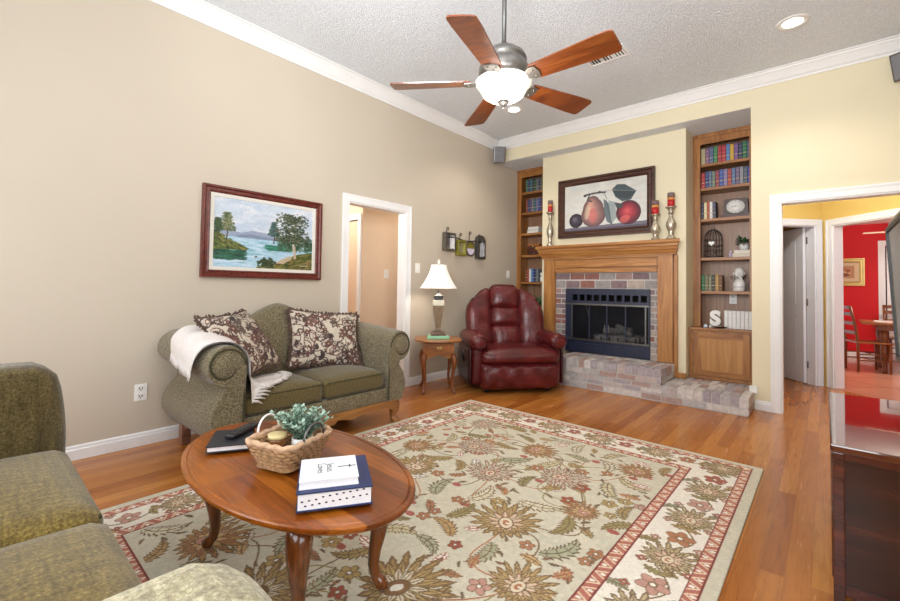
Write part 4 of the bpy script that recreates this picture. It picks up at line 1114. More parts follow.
# ------------------------------------------------------------------ loveseat on the left wall
o = LS = thing('loveseat', 'olive tweed camelback loveseat with rolled arms and carved wooden base by the left wall', 'loveseat', (0.52, 1.77, 0))
def ls_arm(ys, sg, name):
    """scrolled arm; ys = inner face, sg = outward direction in y"""
    def prof(t):
        k = 1.0
        pts = [(0.0, 0.20), (0.0, 0.40), (0.002, 0.55), (0.0, 0.64)]
        c = (0.125, 0.665); r = 0.125
        pts += [(c[0] + r * math.cos(a), c[1] + r * math.sin(a)) for a in np.linspace(PI, -PI * .62, 18)]
        pts += [(0.125, 0.545), (0.135, 0.50), (0.19, 0.43), (0.212, 0.37), (0.218, 0.33), (0.21, 0.28), (0.185, 0.23), (0.165, 0.20)]
        return pts
    m_ = MB(); N = 10; rings = []
    for i in range(N + 1):
        t = i / N; x = 0.15 + 0.79 * t
        sc_ = 1.0 + 0.12 * (1 - t); ring = []
        bul = 1 - .10 * max(0, (t - .85) / .15) ** 2
        for (u, z) in prof(t):
            zz = z + (0.05 * (1 - t) if z > 0.5 else 0)
            ring.append((x + (0.02 if z > .5 and t == 1 else 0), ys + sg * (u * sc_ * (bul if u > .05 else 1)), zz))
        rings.append(ring)
    n = len(rings[0]); vs_ = [p for r in rings for p in r]
    fs = [(i * n + k, i * n + (k + 1) % n, (i + 1) * n + (k + 1) % n, (i + 1) * n + k) for i in range(N) for k in range(n)]
    m_.add(vs_, fs, 0, True)
    for rg in (rings[0], rings[-1]):
        cc = sum((Vector(p) for p in rg[4:22]), Vector()) / 18
        m_.add(list(rg) + [cc], [(n, k, k + 1) for k in range(3, 21)] + [(n, 21, 3)] + [(1, 2, 3), (1, 3, 21)] + [(1, k, k + 1) for k in range(21, n - 1)] + [(1, n - 1, 0)])
    a_ = m_.build(name, MT['olive'], o, True)
    # scroll piping on the front face
    c = (ys + sg * 0.125, 0.665)
    sp = [(0.962, c[0] + sg * (-1) * (0.118 * (1 - .62 * t)) * math.cos(-t * 2 * PI * 1.25), c[1] + (0.118 * (1 - .62 * t)) * math.sin(t * 2 * PI * 1.25)) for t in np.linspace(0, 1, 34)]
    pf = [(0.945, ys + sg * 0.006, z) for z in np.linspace(0.22, 0.66, 8)]
    MB().tube(pf, 0.006, 6).tube(sp, 0.006, 6).build('arm_piping', MT['piping'], a_, True)
    MB().lathe([(0.085, 0), (0.075, 0.014), (0.04, 0.024), (0.001, 0.026)], 22, 0, Matrix.Translation((0.95, c[0], c[1])) @ Matrix.Rotation(RAD(90), 4, 'Y')).build('scroll_face', MT['olive'], a_, True)
    return a_
AL, AR = 1.185, 2.365
ls_arm(AL, -1, 'arm'); ls_arm(AR, 1, 'arm')
def back_top(y):
    t = (y - 1.77) / 0.60
    return 0.80 + 0.185 * math.exp(-(t / .52) ** 2 * 1.3) + 0.03 * max(0, 1 - abs(t))
bk_ = MB()
def bfn(u, v):
    y = 1.06 + 1.43 * u; zt = back_top(y)
    # v goes from the rear foot over the top to the seat
    if v < .35: q_ = v / .35; return (0.075 + .0 * q_, y, 0.22 + (zt - .10 - .22) * q_)
    if v < .65:
        a = PI * (v - .35) / .30; return (0.165 - 0.09 * math.cos(a), y, zt - .10 + .10 * math.sin(a))
    q_ = (v - .65) / .35; return (0.255 + 0.15 * q_ + 0.03 * math.sin(PI * q_), y, zt - .10 - (zt - .10 - .40) * q_)
bk_.grid(bfn, 36, 30)
for u in (0, 1):
    rr_ = [bfn(u, j / 30) for j in range(31)]; bk_.add(rr_, [tuple(range(31))])
bk_.build('backrest', MT['olive'], o, True)
for a, b in ((AL + .004, 1.776), (1.780, AR - .004)):
    cu = MB().cushion((0.62, (a + b) / 2, 0.385), (0.60, b - a, 0.15), 0.045, (0, 0, 0.035), 12).build('seat_cushion', MT['olive_seat'], o, True)
    zt = .385 + .052
    pp = [(0.915, y, zt) for y in np.linspace(a + .02, b - .02, 8)]
    MB().tube(pp, 0.005, 6).tube([(p[0], p[1], .318) for p in pp], 0.005, 6).build('cushion_piping', MT['piping'], cu, True)
MB().box((0.12, AL - .02, 0.20), (0.925, AR + .02, 0.315), bev=0.02).build('front_rail', MT['olive'], o, True)
ap = []
for i in range(41):
    t = i / 40; y = AL - .10 + (AR - AL + .20) * t
    z = 0.125 + 0.035 * abs(math.sin(PI * t * 3)) ** .6 - .03 * (abs(t - .5) < .06) - .02 * math.exp(-((min(t, 1 - t)) / .07) ** 2)
    ap.append((y, z))
MB().prism(ap + [(AR + .10, 0.205), (AL - .10, 0.205)], 'X', 0.90, 0.945).build('carved_apron', MT['sofa_wood'], o, True)
for ys, sg in ((AL - .10, -1), (AR + .10, 1)):
    sp_ = [(0.16, 0.205), (0.93, 0.205), (0.93, 0.15), (0.86, 0.13), (0.75, 0.155), (0.5, 0.165), (0.34, 0.155), (0.24, 0.12), (0.16, 0.10)]
    MB().prism([(x, z) for x, z in sp_], 'Y', ys - .018, ys + .018).build('side_apron', MT['sofa_wood_grey'], o, True)
    for x, fr_ in ((0.888, 1), (0.19, 0)):
        if fr_:
            pts = [(x - .01, ys, .20), (x + .012, ys + sg * .006, .15), (x + .016, ys + sg * .008, .11), (x, ys, .07), (x + .004, ys + sg * .004, .045), (x + .02, ys + sg * .012, .03), (x + .022, ys + sg * .012, .004)]
            mb = MB().tube(pts, [.05, .052, .04, .026, .028, .036, .026], 14)
            for k in range(-1, 2): mb.cushion((x + .042, ys + sg * .012 + k * .022, .016), (.034, .02, .03), .009, n=3)
            mb.build('leg', MT['sofa_wood'], o, True)
        else:
            MB().box((x - .04, ys - .03, .001), (x + .035, ys + .03, .205), bev=.01).build('leg', MT['sofa_wood_grey'], o, True)

# throw pillows
def pillow(label, c, rx, ry, rz, w, h, seed, fr=True):
    o_ = thing('throw_pillow', label, 'pillow', c, 0, 'patterned pillows on the loveseat')
    o_.rotation_euler = (rx, ry, rz)
    A = Art(w, h, .005, (196, 184, 166)); R = random.Random(seed)
    def sw(x, y, r, a, col):
        for i in range(5):
            b = a + i * .45; q_ = r * (1 - i * .13)
            A.ell(x + q_ * .6 * math.cos(b), y + q_ * .6 * math.sin(b), q_ * .52, q_ * .22, col, b)
    for k in range(95):
        x, y = R.uniform(0, w), R.uniform(0, h); a = R.uniform(0, 6.3); r = R.uniform(.03, .075); d = R.choice([(74, 56, 54), (62, 50, 48), (104, 66, 58), (92, 78, 70)])
        t = np.linspace(0, 1, 16)
        A.line([(x + r * 1.6 * q_ * math.cos(a + 2.6 * q_), y + r * 1.6 * q_ * math.sin(a + 2.6 * q_)) for q_ in t], .009, d)
        if k % 3 == 0:
            A.ell(x, y, r * .75, r * .42, d, a); A.ell(x, y, r * .6, r * .31, (196, 184, 168), a); A.ell(x + .01, y, r * .4, r * .18, (120, 92, 82), a); A.ell(x + .01, y, r * .2, r * .09, (206, 190, 170), a)
            for i in range(9): A.ell(x + r * .68 * math.cos(i * .7 + a), y + r * .42 * math.sin(i * .7 + a), .009, .006, (72, 54, 50))
        elif k % 3 == 1: sw(x, y, r * .9, a, d)
        else: blo = [A.ell(x + r * .4 * math.cos(i * 1.26 + a), y + r * .4 * math.sin(i * 1.26 + a), r * .36, r * .24, (100, 70, 62), i * 1.26 + a) for i in range(5)]; A.ell(x, y, r * .12, r * .12, (190, 168, 140))
    A.noise(6, 1, seed)
    arr = A.a
    def side(sg):
        def f(u, v):
            x = (u - .5) * 2; y = (v - .5) * 2
            e = np.clip(1 - np.abs(x) ** 2.6, 0, 1) ** .5 * np.clip(1 - np.abs(y) ** 2.6, 0, 1) ** .5
            pin = 1 - .10 * (np.clip(1 - x * x, 0, 1) * np.abs(y) ** 3 + 0)
            pin2 = 1 - .10 * (np.clip(1 - y * y, 0, 1) * np.abs(x) ** 3)
            return np.stack([x * w / 2 * pin2, -sg * .085 * e, y * h / 2 * pin], 1)
        return f
    painted('pillow_front', arr, side(1), MT['pillow'], o_)
    painted('pillow_back', arr[:, ::-1], side(-1), MT['pillow'], o_)
    f_ = MB(); n = 46
    for sd in range(4):
        for i in range(n):
            t = -1 + 2 * (i + .5) / n
            k = 1 - .10 * (1 - t * t)
            if sd == 0: p, d = (t * w / 2, k * h / 2), (0, 1)
            elif sd == 1: p, d = (t * w / 2, -k * h / 2), (0, -1)
            elif sd == 2: p, d = (k * w / 2, t * h / 2), (1, 0)
            else: p, d = (-k * w / 2, t * h / 2), (-1, 0)
            L = .018 + .008 * R.random(); jx, jy = R.uniform(-.008, .008), R.uniform(-.008, .008)
            f_.tube([(p[0] - d[0] * .006, 0, p[1] - d[1] * .006), (p[0] + d[0] * L * .5 + jx * .5, R.uniform(-.01, .01), p[1] + d[1] * L * .5 + jy * .5), (p[0] + d[0] * L + jx, R.uniform(-.012, .012), p[1] + d[1] * L + jy)], [.007, .008, .004], 5)
    f_.build('fringe', MT['pillow_fringe'], o_)
    return o_
MT['pillow'] = vcol('tapestry weave', 0.95, 0.4, 500)
pillow('brown scroll patterned cushion slumped behind the ivory throw on the loveseat', (0.575, 1.315, 0.752), RAD(-37), RAD(-2), RAD(127.5), 0.58, 0.50, 4)
pillow('brown floral patterned cushion upright at the far arm of the loveseat', (0.454, 2.065, 0.712), RAD(-26), RAD(5), RAD(76), 0.62, 0.50, 9)

# throw blanket over the near arm
o = thing('throw_blanket', 'ivory knitted throw with a fringed end draped over the loveseat arm', 'blanket', (0.7, 1.1, 0.45))
LA = [(0.46, 0.905, 0.70), (0.46, 0.905, 0.80), (0.47, 0.97, 0.868), (0.48, 1.07, 0.872), (0.48, 1.165, 0.83), (0.50, 1.215, 0.73), (0.54, 1.25, 0.60), (0.58, 1.34, 0.495), (0.56, 1.47, 0.492), (0.54, 1.60, 0.49)]
LB = [(0.90, 0.885, 0.64), (0.905, 0.905, 0.73), (0.91, 0.96, 0.795), (0.925, 1.055, 0.812), (0.94, 1.14, 0.785), (0.965, 1.195, 0.71), (0.975, 1.203, 0.60), (0.98, 1.205, 0.52), (0.98, 1.21, 0.455), (0.98, 1.215, 0.385)]
def samp(L, t):
    k = t * (len(L) - 1); i = min(int(k), len(L) - 2); f_ = k - i
    p = [Vector(L[max(0, min(len(L) - 1, i + j))]) for j in (-1, 0, 1, 2)]
    return .5 * ((2 * p[1]) + (-p[0] + p[2]) * f_ + (2 * p[0] - 5 * p[1] + 4 * p[2] - p[3]) * f_ ** 2 + (-p[0] + 3 * p[1] - 3 * p[2] + p[3]) * f_ ** 3)
def tfn(off):
    def f(u, v):
        a, b = samp(LA, v), samp(LB, v); p = a.lerp(b, u)
        mid_ = math.sin(PI * u)
        if v > .62:
            q_ = (v - .62) / .38; p.y += .10 * mid_ * q_
            top = .494 if p.x < .93 else .494 - (p.x - .93) * 1.6
            p.z = p.z + (max(p.z, top) - p.z) * min(1, q_ * 2)
        w_ = .005 * math.sin(u * 17 + v * 4) + .003 * math.sin(u * 31)
        return p + Vector((0, .2 * w_, w_ + off))
    return f
tb = MB().grid(tfn(.006), 26, 44).grid(tfn(-.002), 26, 44)
tb.build('throw_cloth', MT['throw'], o, True)
fr_ = MB(); R = random.Random(2)
for k in range(46):
    u = (k + .5) / 46
    p = tfn(.004)(u, 1); q_ = tfn(.004)(u, .96); d = (p - q_).normalized()
    L = .06 + .02 * R.random()
    e = p + d * L + Vector((R.uniform(-.01, .01), R.uniform(-.01, .01), -.004 - (.02 if u > .5 else 0)))
    if p.x < .90: e.z = max(e.z, .49)
    fr_.tube([p - d * .004, p.lerp(e, .5) + Vector((0, 0, .006)), e], [.008, .008, .004], 5)
for k in range(30):
    u = (k + .5) / 30; p = tfn(.004)(u, 0)
    fr_.tube([p + Vector((0, 0, .004)), p + Vector((R.uniform(-.006, .006), -.004, -.025)), p + Vector((R.uniform(-.012, .012), -.006, -.05))], [.005, .005, .003], 5)
fr_.build('throw_fringe', MT['throw'], o, True)['kind'] = 'stuff'

# ------------------------------------------------------------------ sofa in the foreground
o = thing('sofa', 'moss green chenille sofa in the foreground cut off by the picture edge', 'sofa', (2.0, -0.2, 0))
for a, b in ((1.24, 2.035), (2.045, 2.83)):
    cu = MB().cushion(((a + b) / 2, -0.07, 0.375), (b - a, 0.76, 0.18), 0.055, (0, 0, 0.045), 14).build('seat_cushion', MT['olive_near'], o, True)
    pts = [(x, .296, .435) for x in np.linspace(a + .03, b - .03, 9)]
    MB().tube(pts, .006, 6).tube([(a + .012, y, .447) for y in np.linspace(-.40, .23, 8)], .005, 6).build('cushion_piping', MT['piping'], cu, True)
def so_arm(x0, x1, zt, y1, mat, mt2):
    mb = MB().cushion(((x0 + x1) / 2, (y1 - .62) / 2, (zt + .07) / 2), (x1 - x0, y1 + .62, zt - .07), min(.085, (x1 - x0) / 2 - .01), (0, .05, 0), 12)
    return mb.build('arm', mat, o, True)
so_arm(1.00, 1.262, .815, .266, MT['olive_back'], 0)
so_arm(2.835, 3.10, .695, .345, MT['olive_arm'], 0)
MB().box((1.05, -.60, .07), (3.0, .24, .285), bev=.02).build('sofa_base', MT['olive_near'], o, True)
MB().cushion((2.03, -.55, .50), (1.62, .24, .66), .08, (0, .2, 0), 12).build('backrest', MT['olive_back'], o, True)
for x in (1.10, 2.96):
    for y in (-.55, .10): MB().lathe([(.022, .001), (.03, .07)], 12, 0, Matrix.Translation((x, y, 0))).build('foot', MT['end_z'], o, True)

# ------------------------------------------------------------------ coffee table
CT = (2.05, 0.905)
o = thing('coffee_table', 'oval orange oak coffee table on curved legs standing on the floral rug', 'coffee table', (CT[0], CT[1], 0.0115))
TZ = 0.45
prof = [(0.0, -.036), (0.93, -.036), (0.965, -.030), (0.985, -.022), (0.985, -.016), (1.0, -.011), (1.0, -.004), (0.992, 0.0), (0.965, 0.0), (0.955, -.004), (0.945, 0.0)]
mb = MB(); N = 72; vs_ = []; fs = []
ax, ay = 0.635, 0.355
for r, z in prof[1:] + [(0.0, 0.0)]:
    if r == 0.0: r = 0.001
    off = (1 - r) * 0.5
    for i in range(N):
        a = 2 * PI * i / N
        vs_.append((CT[0] + (ax - off * (r > .5) if r > .5 else ax * r) * math.cos(a), CT[1] + (ay - off if r > .5 else ay * r) * math.sin(a), TZ + z))
K = len(prof)
for k in range(K - 1):
    for i in range(N):
        j = (i + 1) % N; fs.append((k * N + i, k * N + j, (k + 1) * N + j, (k + 1) * N + i))
fs.append(tuple(range(N))[::-1]); fs.append(tuple((K - 1) * N + i for i in range(N)))
mb.add(vs_, fs)
mt_ = Mat('planked orange oak top')
v = mt_.coord((1, 1, 1))
bk = mt_.n('ShaderNodeTexBrick'); mt_.l(v, bk.inputs['Vector']); bk.offset = 0.0
bk.inputs['Scale'].default_value = 1; bk.inputs['Brick Width'].default_value = 4.0; bk.inputs['Row Height'].default_value = 0.088
bk.inputs['Mortar Size'].default_value = 0.0006; bk.inputs['Color1'].default_value = (0, 0, 0, 1); bk.inputs['Color2'].default_value = (1, 1, 1, 1); bk.inputs['Mortar'].default_value = (.2, .2, .2, 1)
tn = mt_.ramp(bk.outputs['Color'], [(0, rgb('622E08')), (.5, rgb('824110')), (1, rgb('9C5816'))])
g = mt_.noise(mt_.coord((0.9, 11, 11)), 2.4, 6, .6, 2.2)
mt_.col(mt_.mix(.85, tn, mt_.ramp(g, [(.3, (.45, .38, .3)), (.5, (.95, .95, .95)), (.75, (1.25, 1.22, 1.15))]), 'MULTIPLY'))
mt_.set(0.28, spec=0.4, coat=0.15, coat_r=0.1)
mb.build('tabletop', mt_.m, o, True)
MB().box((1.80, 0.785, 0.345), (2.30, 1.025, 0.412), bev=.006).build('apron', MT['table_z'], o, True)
bl = MB()
for sx, sy in ((-1, -1), (1, -1), (1, 1), (-1, 1)):
    x0_, y0_ = CT[0] + sx * .285, CT[1] + sy * .105
    x1_, y1_ = CT[0] + sx * .41, CT[1] + sy * .20
    P0, P1 = Vector((x0_, y0_, 0)), Vector((x1_, y1_, 0)); d = (P1 - P0).normalized()
    ctr = [(0, .375, .036), (.045, .37, .044), (.085, .34, .046), (.105, .29, .040), (.10, .23, .031), (.088, .17, .025), (.082, .11, .021), (.092, .065, .019), (.115, .038, .024), (.128, .032, .019), (.140, .0245, .004)]
    pts = []; rs_ = []
    for i in range(31):
        t = i / 30 * (len(ctr) - 1); k = min(int(t), len(ctr) - 2); f_ = t - k
        f_s = f_
        A_, B_ = ctr[k], ctr[k + 1]
        pts.append(P0 + d * (A_[0] + (B_[0] - A_[0]) * f_s) + Vector((0, 0, A_[1] + (B_[1] - A_[1]) * f_s))); rs_.append(A_[2] + (B_[2] - A_[2]) * f_s)
    lg = MB().tube(pts, rs_, 16)
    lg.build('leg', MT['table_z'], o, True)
    MB().cushion((x0_ - sx * .062, y0_ + sy * .018, .362), (.11, .05, .085), .024, n=6, fn=lambda p, x, y, z, q_=sx: Vector((p.x, p.y, p.z + (.026 * (1 - x * q_) * (1 - z) / 2)))).build('knee_wing', MT['table_z'], o, True)
    MB().cushion((x0_ + sx * .018, y0_ - sy * .055, .362), (.05, .09, .085), .024, n=6, fn=lambda p, x, y, z, q_=sy: Vector((p.x, p.y, p.z + (.026 * (1 - y * q_) * (1 - z) / 2)))).build('knee_wing', MT['table_z'], o, True)
    MB().cushion((x0_ - d.x * .03, y0_ - d.y * .03, .375), (.085, .085, .075), .02, n=5).build('corner_block', MT['table_z'], o, True)

# blue book with thumb notches, white book on it
def slab_book(name, label, c, rz, w, d, h, cover, group=None, over=.006, white=False, cat='book'):
    o = thing(name, label, cat, c, rz)
    t = .004
    MB().box((-w / 2, -d / 2, 0), (w / 2, d / 2, t)).build('back_cover', cover, o)
    MB().box((-w / 2, -d / 2, h - t), (w / 2, d / 2, h)).build('front_cover', cover, o)
    MB().box((-w / 2 + over, -d / 2 + over, t), (w / 2 - over, d / 2 - .004, h - t)).build('page_block', MT['paper'] if not white else MT['page_white'], o)
    MB().box((-w / 2, d / 2 - .004, t), (w / 2, d / 2, h - t)).build('spine', cover, o)
    return o
MT['page_white'] = plain('bright page edges', 'E9E7E8', 0.6, .04, 120)
MT['navy'] = plain('navy cover', '1A2A55', 0.5, .06, 60)
MT['cover_white'] = plain('white leather cover', 'E6E6EA', 0.4, .02, 60)
MT['black_cover'] = plain('black cover', '26262B', 0.4, .1, 60)
ang = math.atan2(.19, .128)
bb = slab_book('book', 'thick navy book with tabbed page edges lying under the white book on the coffee table', (2.423, .862, TZ + .0125), RAD(58), .235, .265, .058, MT['navy'], white=True, over=.005)
tb_ = MB()
for k in range(10):
    for r in range(2):
        x = -.10 + .021 * k + .010 * r; z = .034 - .0 * k - .018 * r + .0016 * k
        if r == 0 and k < 3: z -= .004
        tb_.lathe([(.0026, 0), (.0026, .001)], 8, 0, Matrix.Translation((x, -.1273, z)) @ Matrix.Rotation(RAD(90), 4, 'X') @ Matrix.Scale(1.7, 4, (1, 0, 0)))
tb_.build('thumb_notch', MT['ink'], bb)['kind'] = 'stuff'
wb_ = slab_book('book', 'white book with a small black cross lying on the navy book', (2.430, .836, TZ + .071), RAD(58), .185, .18, .026, MT['cover_white'], white=True, over=.003)
cr = MB().box((.028, -.0025, .026), (.088, .0025, .0268)).box((.066, -.013, .026), (.0705, .013, .0268))
cr.build('cross', MT['ink'], wb_)
T = Matrix.Translation((-.012, .0, .0262)) @ Matrix.Rotation(RAD(-90), 4, 'Z')
text_mesh('Jesus\nLoves', .034, .0002, 'title_lettering', MT['ink'], wb_, T)
ru = MB().box((-.068, -.06, .026), (-.066, .05, .0263)).box((.078 + .012, -.05, .026), (.0915, .05, .0263))
rb = slab_book('book', 'slim black hardback lying by the wicker basket on the coffee table', (1.718, .80, TZ + .0125), RAD(60), .165, .215, .026, MT['black_cover'], white=True)
o = thing('remote_control', 'long black remote control resting on the black hardback', 'remote', (1.70, .855, TZ + .039), RAD(122))
MB().cushion((0, 0, .012), (.19, .048, .022), .009, n=6).build('remote_body', MT['dark'], o)
for i in range(6):
    for j in range(3):
        MB().box((-.075 + .024 * i - .006, -.014 + .014 * j - .004, .0225), (-.075 + .024 * i + .006, -.014 + .014 * j + .004, .0255), bev=.001).build('button', MT['steel_dk'], o)

# wicker basket with its contents
BC = (2.085, .880)
o = BK = thing('basket', 'woven wicker tray basket with two ring handles on the coffee table', 'basket', (BC[0], BC[1], TZ + .0125), RAD(18))
def rrect(hx, hy, r, n=8):
    pts = []
    for cx_, cy_, a0 in ((hx - r, hy - r, 0), (-hx + r, hy - r, PI / 2), (-hx + r, -hy + r, PI), (hx - r, -hy + r, 1.5 * PI)):
        for i in range(n + 1):
            a = a0 + PI / 2 * i / n; pts.append((cx_ + r * math.cos(a), cy_ + r * math.sin(a)))
    out = []
    L = []
    tot = 0
    for i in range(len(pts)):
        a, b = Vector(pts[i]), Vector(pts[(i + 1) % len(pts)]); L.append((tot, a, b)); tot += (b - a).length
    m_ = 120
    for k in range(m_):
        s_ = tot * k / m_
        for t0, a, b in reversed(L):
            if s_ >= t0:
                l_ = (b - a).length; out.append(a.lerp(b, (s_ - t0) / l_ if l_ else 0)); break
    return out
wv = MB()
for k in range(6):
    z = .012 + .0155 * k; hx, hy = .078 + .006 * k, .094 + .006 * k
    R0 = rrect(hx, hy, .04); C0 = Vector((0, 0))
    for ph in (0, PI):
        pts = []
        for i, p in enumerate(R0):
            d = p.normalized(); q_ = .006 * math.sin(i * .52 * 1.2 + ph + k * 1.6)
            pts.append((p.x + d.x * q_, p.y + d.y * q_, z + .005 * math.cos(i * .52 * 1.2 + ph + k * 1.6)))
        wv.tube(pts, .0085, 6, closed=True)
rim = rrect(.113, .129, .04)
wv.build('woven_side', MT['wicker'], o)
MB().tube([(p.x, p.y, .101 + .003 * math.sin(i * .9)) for i, p in enumerate(rim)], .011, 8, closed=True).build('rim', plain('pale wicker rim', 'C9A584', 0.85, .25, 70, .5), o)
MB().prism([(p.x * .78, p.y * .8) for p in rim], 'Z', .001, .008).build('basket_floor', MT['wicker'], o)
for sx in (-1, 1):
    x = .117 * sx
    MB().tube([(x + sx * .012 * math.sin(a) * .5, .055 * math.cos(a), .105 + .062 * math.sin(a)) for a in np.linspace(-.35, PI + .35, 22)], .0045, 8).build('ring_handle', MT['steel_dk'] if sx > 0 else MT['pot'], o)
BR = Matrix.Rotation(RAD(18), 4, 'Z')
def inb(x, y, z=0.009): p = BR @ Vector((x, y, 0)); return (BC[0] + p.x, BC[1] + p.y, TZ + .0125 + z)
o = thing('potted_plant', 'sage green eucalyptus plant in a white pot standing in the basket', 'plant', inb(.030, .035))
MB().lathe([(.030, 0), (.040, .02), (.043, .055), (.041, .08), (.037, .08), (.037, .07), (.001, .068)], 24, cap=True).build('pot', MT['pot'], o)
st, fl_ = MB(), MB(); R = random.Random(6)
def leaf_quad(mb, p, d, nrm, L, w, mi=0):
    d = d.normalized(); s_ = d.cross(nrm); s_ = s_.normalized() if s_.length > 1e-5 else Vector((1, 0, 0)); n_ = s_.cross(d)
    a = p; b = p + d * L * .45 + s_ * w - n_ * w * .25; c = p + d * L; e = p + d * L * .45 - s_ * w - n_ * w * .25; m_ = p + d * L * .5
    mb.add([a, b, c, e, m_], [(0, 1, 4), (1, 2, 4), (2, 3, 4), (3, 0, 4)], mi, True)
for k in range(48):
    a = R.uniform(0, 2 * PI); lean = R.uniform(.1, .95); H = R.uniform(.07, .14)
    pts = [Vector((.018 * math.cos(a), .018 * math.sin(a), .07)) + Vector((math.cos(a) * lean * H * t ** 1.4 * .95, math.sin(a) * lean * H * t ** 1.4 * .95, H * t * (1 - .28 * lean * t))) for t in np.linspace(0, 1, 8)]
    st.tube(pts, .0015, 4)
    for i in range(1, 8):
        for sg in range(3):
            d = (pts[i] - pts[i - 1]).normalized(); s_ = Vector((math.cos(a + sg * 2.1 + i), math.sin(a + sg * 2.1 + i), .35))
            leaf_quad(fl_, pts[i], d * .5 + s_, Vector((0, 0, 1)), R.uniform(.017, .026), R.uniform(.008, .011))
st.build('stems', MT['foliage'], o); fl_.build('foliage', MT['eucalyptus'], o)
o = thing('jar_candle', 'amber glass jar candle with a pale lid standing in the basket', 'candle', inb(-.042, -.028))
MB().lathe([(.032, 0), (.035, .006), (.035, .078), (.032, .085)], 24).build('jar', plain('amber wax glass', '7E5026', .15, .1), o)
MB().lathe([(.034, .0852), (.036, .087), (.036, .100), (.032, .102)], 24).build('lid', plain('cream lid', 'D9C58E', .4, .05), o)
MB().lathe([(.0355, .03), (.0358, .031), (.0358, .06), (.0355, .061)], 24, cap=False).build('label_band', plain('maroon label', '6E2A28', .5, .2, 50), o)

# ------------------------------------------------------------------ recliner
o = RC = thing('recliner', 'oxblood leather recliner with channelled back and rolled arms beside the hearth', 'recliner', (0.80, 4.40, 0), RAD(50.9))
S_ = 1.0
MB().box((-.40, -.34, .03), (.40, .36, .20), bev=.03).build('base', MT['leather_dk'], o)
for x in (-.36, .36):
    MB().lathe([(.028, .001), (.028, .03)], 12, 0, Matrix.Translation((x, -.32, 0))).build('glide', MT['dark'], o)
def lean(zb, k=.20, y0=.10):
    def f(p, x, y, z): p.y += (p.z) * k; return p
    return f
# arms
for sg in (-1, 1):
    mb = MB().cushion((sg * .455, .02, .33), (.17, .70, .54), .06, (.012, .01, 0), 10)
    a_ = mb.build('arm', MT['leather'] if sg > 0 else MT['leather'], o)
    rl = MB().lathe([(.002, -.44), (.05, -.437), (.083, -.425), (.096, -.40), (.106, -.34), (.115, -.1), (.118, .1), (.10, .28), (.06, .34)], 24, 0, Matrix.Translation((sg * .465, 0, .565)) @ Matrix.Rotation(RAD(-90), 4, 'X') @ Matrix.Scale(1, 4), sx=1.0, sy=.92)
    rl.build('arm_roll', MT['leather'], a_)
    MB().tube([(sg * .465 + .066 * math.cos(t), -.432, .565 + .062 * math.sin(t)) for t in np.linspace(0, 2 * PI, 24, endpoint=False)], .006, 6, closed=True).build('arm_welt', MT['leather_dk'], a_)
def tseat(p, x, y, z):
    p.x += .085 * x * max(0, min(1, (-.58 - y) / .25)); p.z -= .02 * max(0, -y - .6) * (1 + z); return p
MB().cushion((0, -.15, .405), (.74, .68, .17), .075, (.0, .03, .03), 16, fn=tseat).build('seat', MT['leather'], o)
# footrest panel with gathers
def gath(p, x, y, z):
    if y < -.3: p.y += .012 * math.sin(x * 15 + math.sin(z * 4) * 1.4) * (.4 + .6 * abs(z)) - .02 * (1 - z * z)
    return p
MB().cushion((0, -.405, .19), (.90, .15, .29), .06, (0, .015, 0), 22, fn=gath).build('footrest', MT['leather'], o)
# back: centre column of three pillows, side wings
def tilt(c, ang=RAD(14)):
    return Matrix.Translation((0, .13, .42)) @ Matrix.Rotation(-ang, 4, 'X')
T = tilt(0)
for z0_, z1_, y_ in ((.00, .29, 0), (.27, .52, -.005), (.50, .80, -.01)):
    MB().cushion((0, y_, (z0_ + z1_) / 2), (.37, .20, z1_ - z0_ + .015), .07, (0.01, .035, .01), 10, mat=T).build('back_cushion', MT['leather'], o)
for sg in (-1, 1):
    def wing(p, x, y, z, sg=sg):
        o_ = max(0, (x * sg + 1) / 2)
        p.y -= .045 * o_ ** 2 * (1 - .4 * z)
        p.z -= .15 * o_ ** 2.2 * max(0, z) ** 1.5 + .01
        p.x += sg * .035 * (1 - z * z) * o_ - sg * .06 * max(0, z) ** 3 * o_
        p.y -= .02 * abs(math.sin((z + .15) * 4.2)) * (1 if y < 0 else 0) - .012
        return p
    MB().cushion((sg * .318, .015, .375), (.295, .22, .82), .085, (.0, .03, .0), 16, mat=T, fn=wing).build('back_wing', MT['leather'], o)
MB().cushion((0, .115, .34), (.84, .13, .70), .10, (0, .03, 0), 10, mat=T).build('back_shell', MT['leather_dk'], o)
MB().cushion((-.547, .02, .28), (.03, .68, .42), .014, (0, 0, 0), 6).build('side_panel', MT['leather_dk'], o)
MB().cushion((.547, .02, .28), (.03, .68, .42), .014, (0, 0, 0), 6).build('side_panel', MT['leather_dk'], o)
MB().tube([(-.566, -.02, .30), (-.585, -.05, .36), (-.59, -.06, .44)], .012, 8).build('lever', MT['dark'], o)

# ------------------------------------------------------------------ end table, lamp, glass block
o = thing('end_table', 'small oak end table with one drawer and cabriole legs between loveseat and recliner', 'side table', (0.385, 3.567, 0), RAD(48.5))
tp = MB()
def oval(hx, hy, n=48, e=3.0):
    return [(hx * abs(math.cos(a)) ** (2 / e) * (1 if math.cos(a) >= 0 else -1), hy * abs(math.sin(a)) ** (2 / e) * (1 if math.sin(a) >= 0 else -1)) for a in np.linspace(0, 2 * PI, n, endpoint=False)]
vs_ = []; fs = []; N = 48
for sc_, z in ((.94, .568), (.985, .572), (1, .580), (.99, .588), (.96, .592)):
    vs_ += [(x * sc_, y * sc_, z) for x, y in oval(.265, .285)]
for k in range(4):
    for i in range(N): j = (i + 1) % N; fs.append((k * N + i, k * N + j, (k + 1) * N + j, (k + 1) * N + i))
fs.append(tuple(range(N))[::-1]); fs.append(tuple(4 * N + i for i in range(N)))
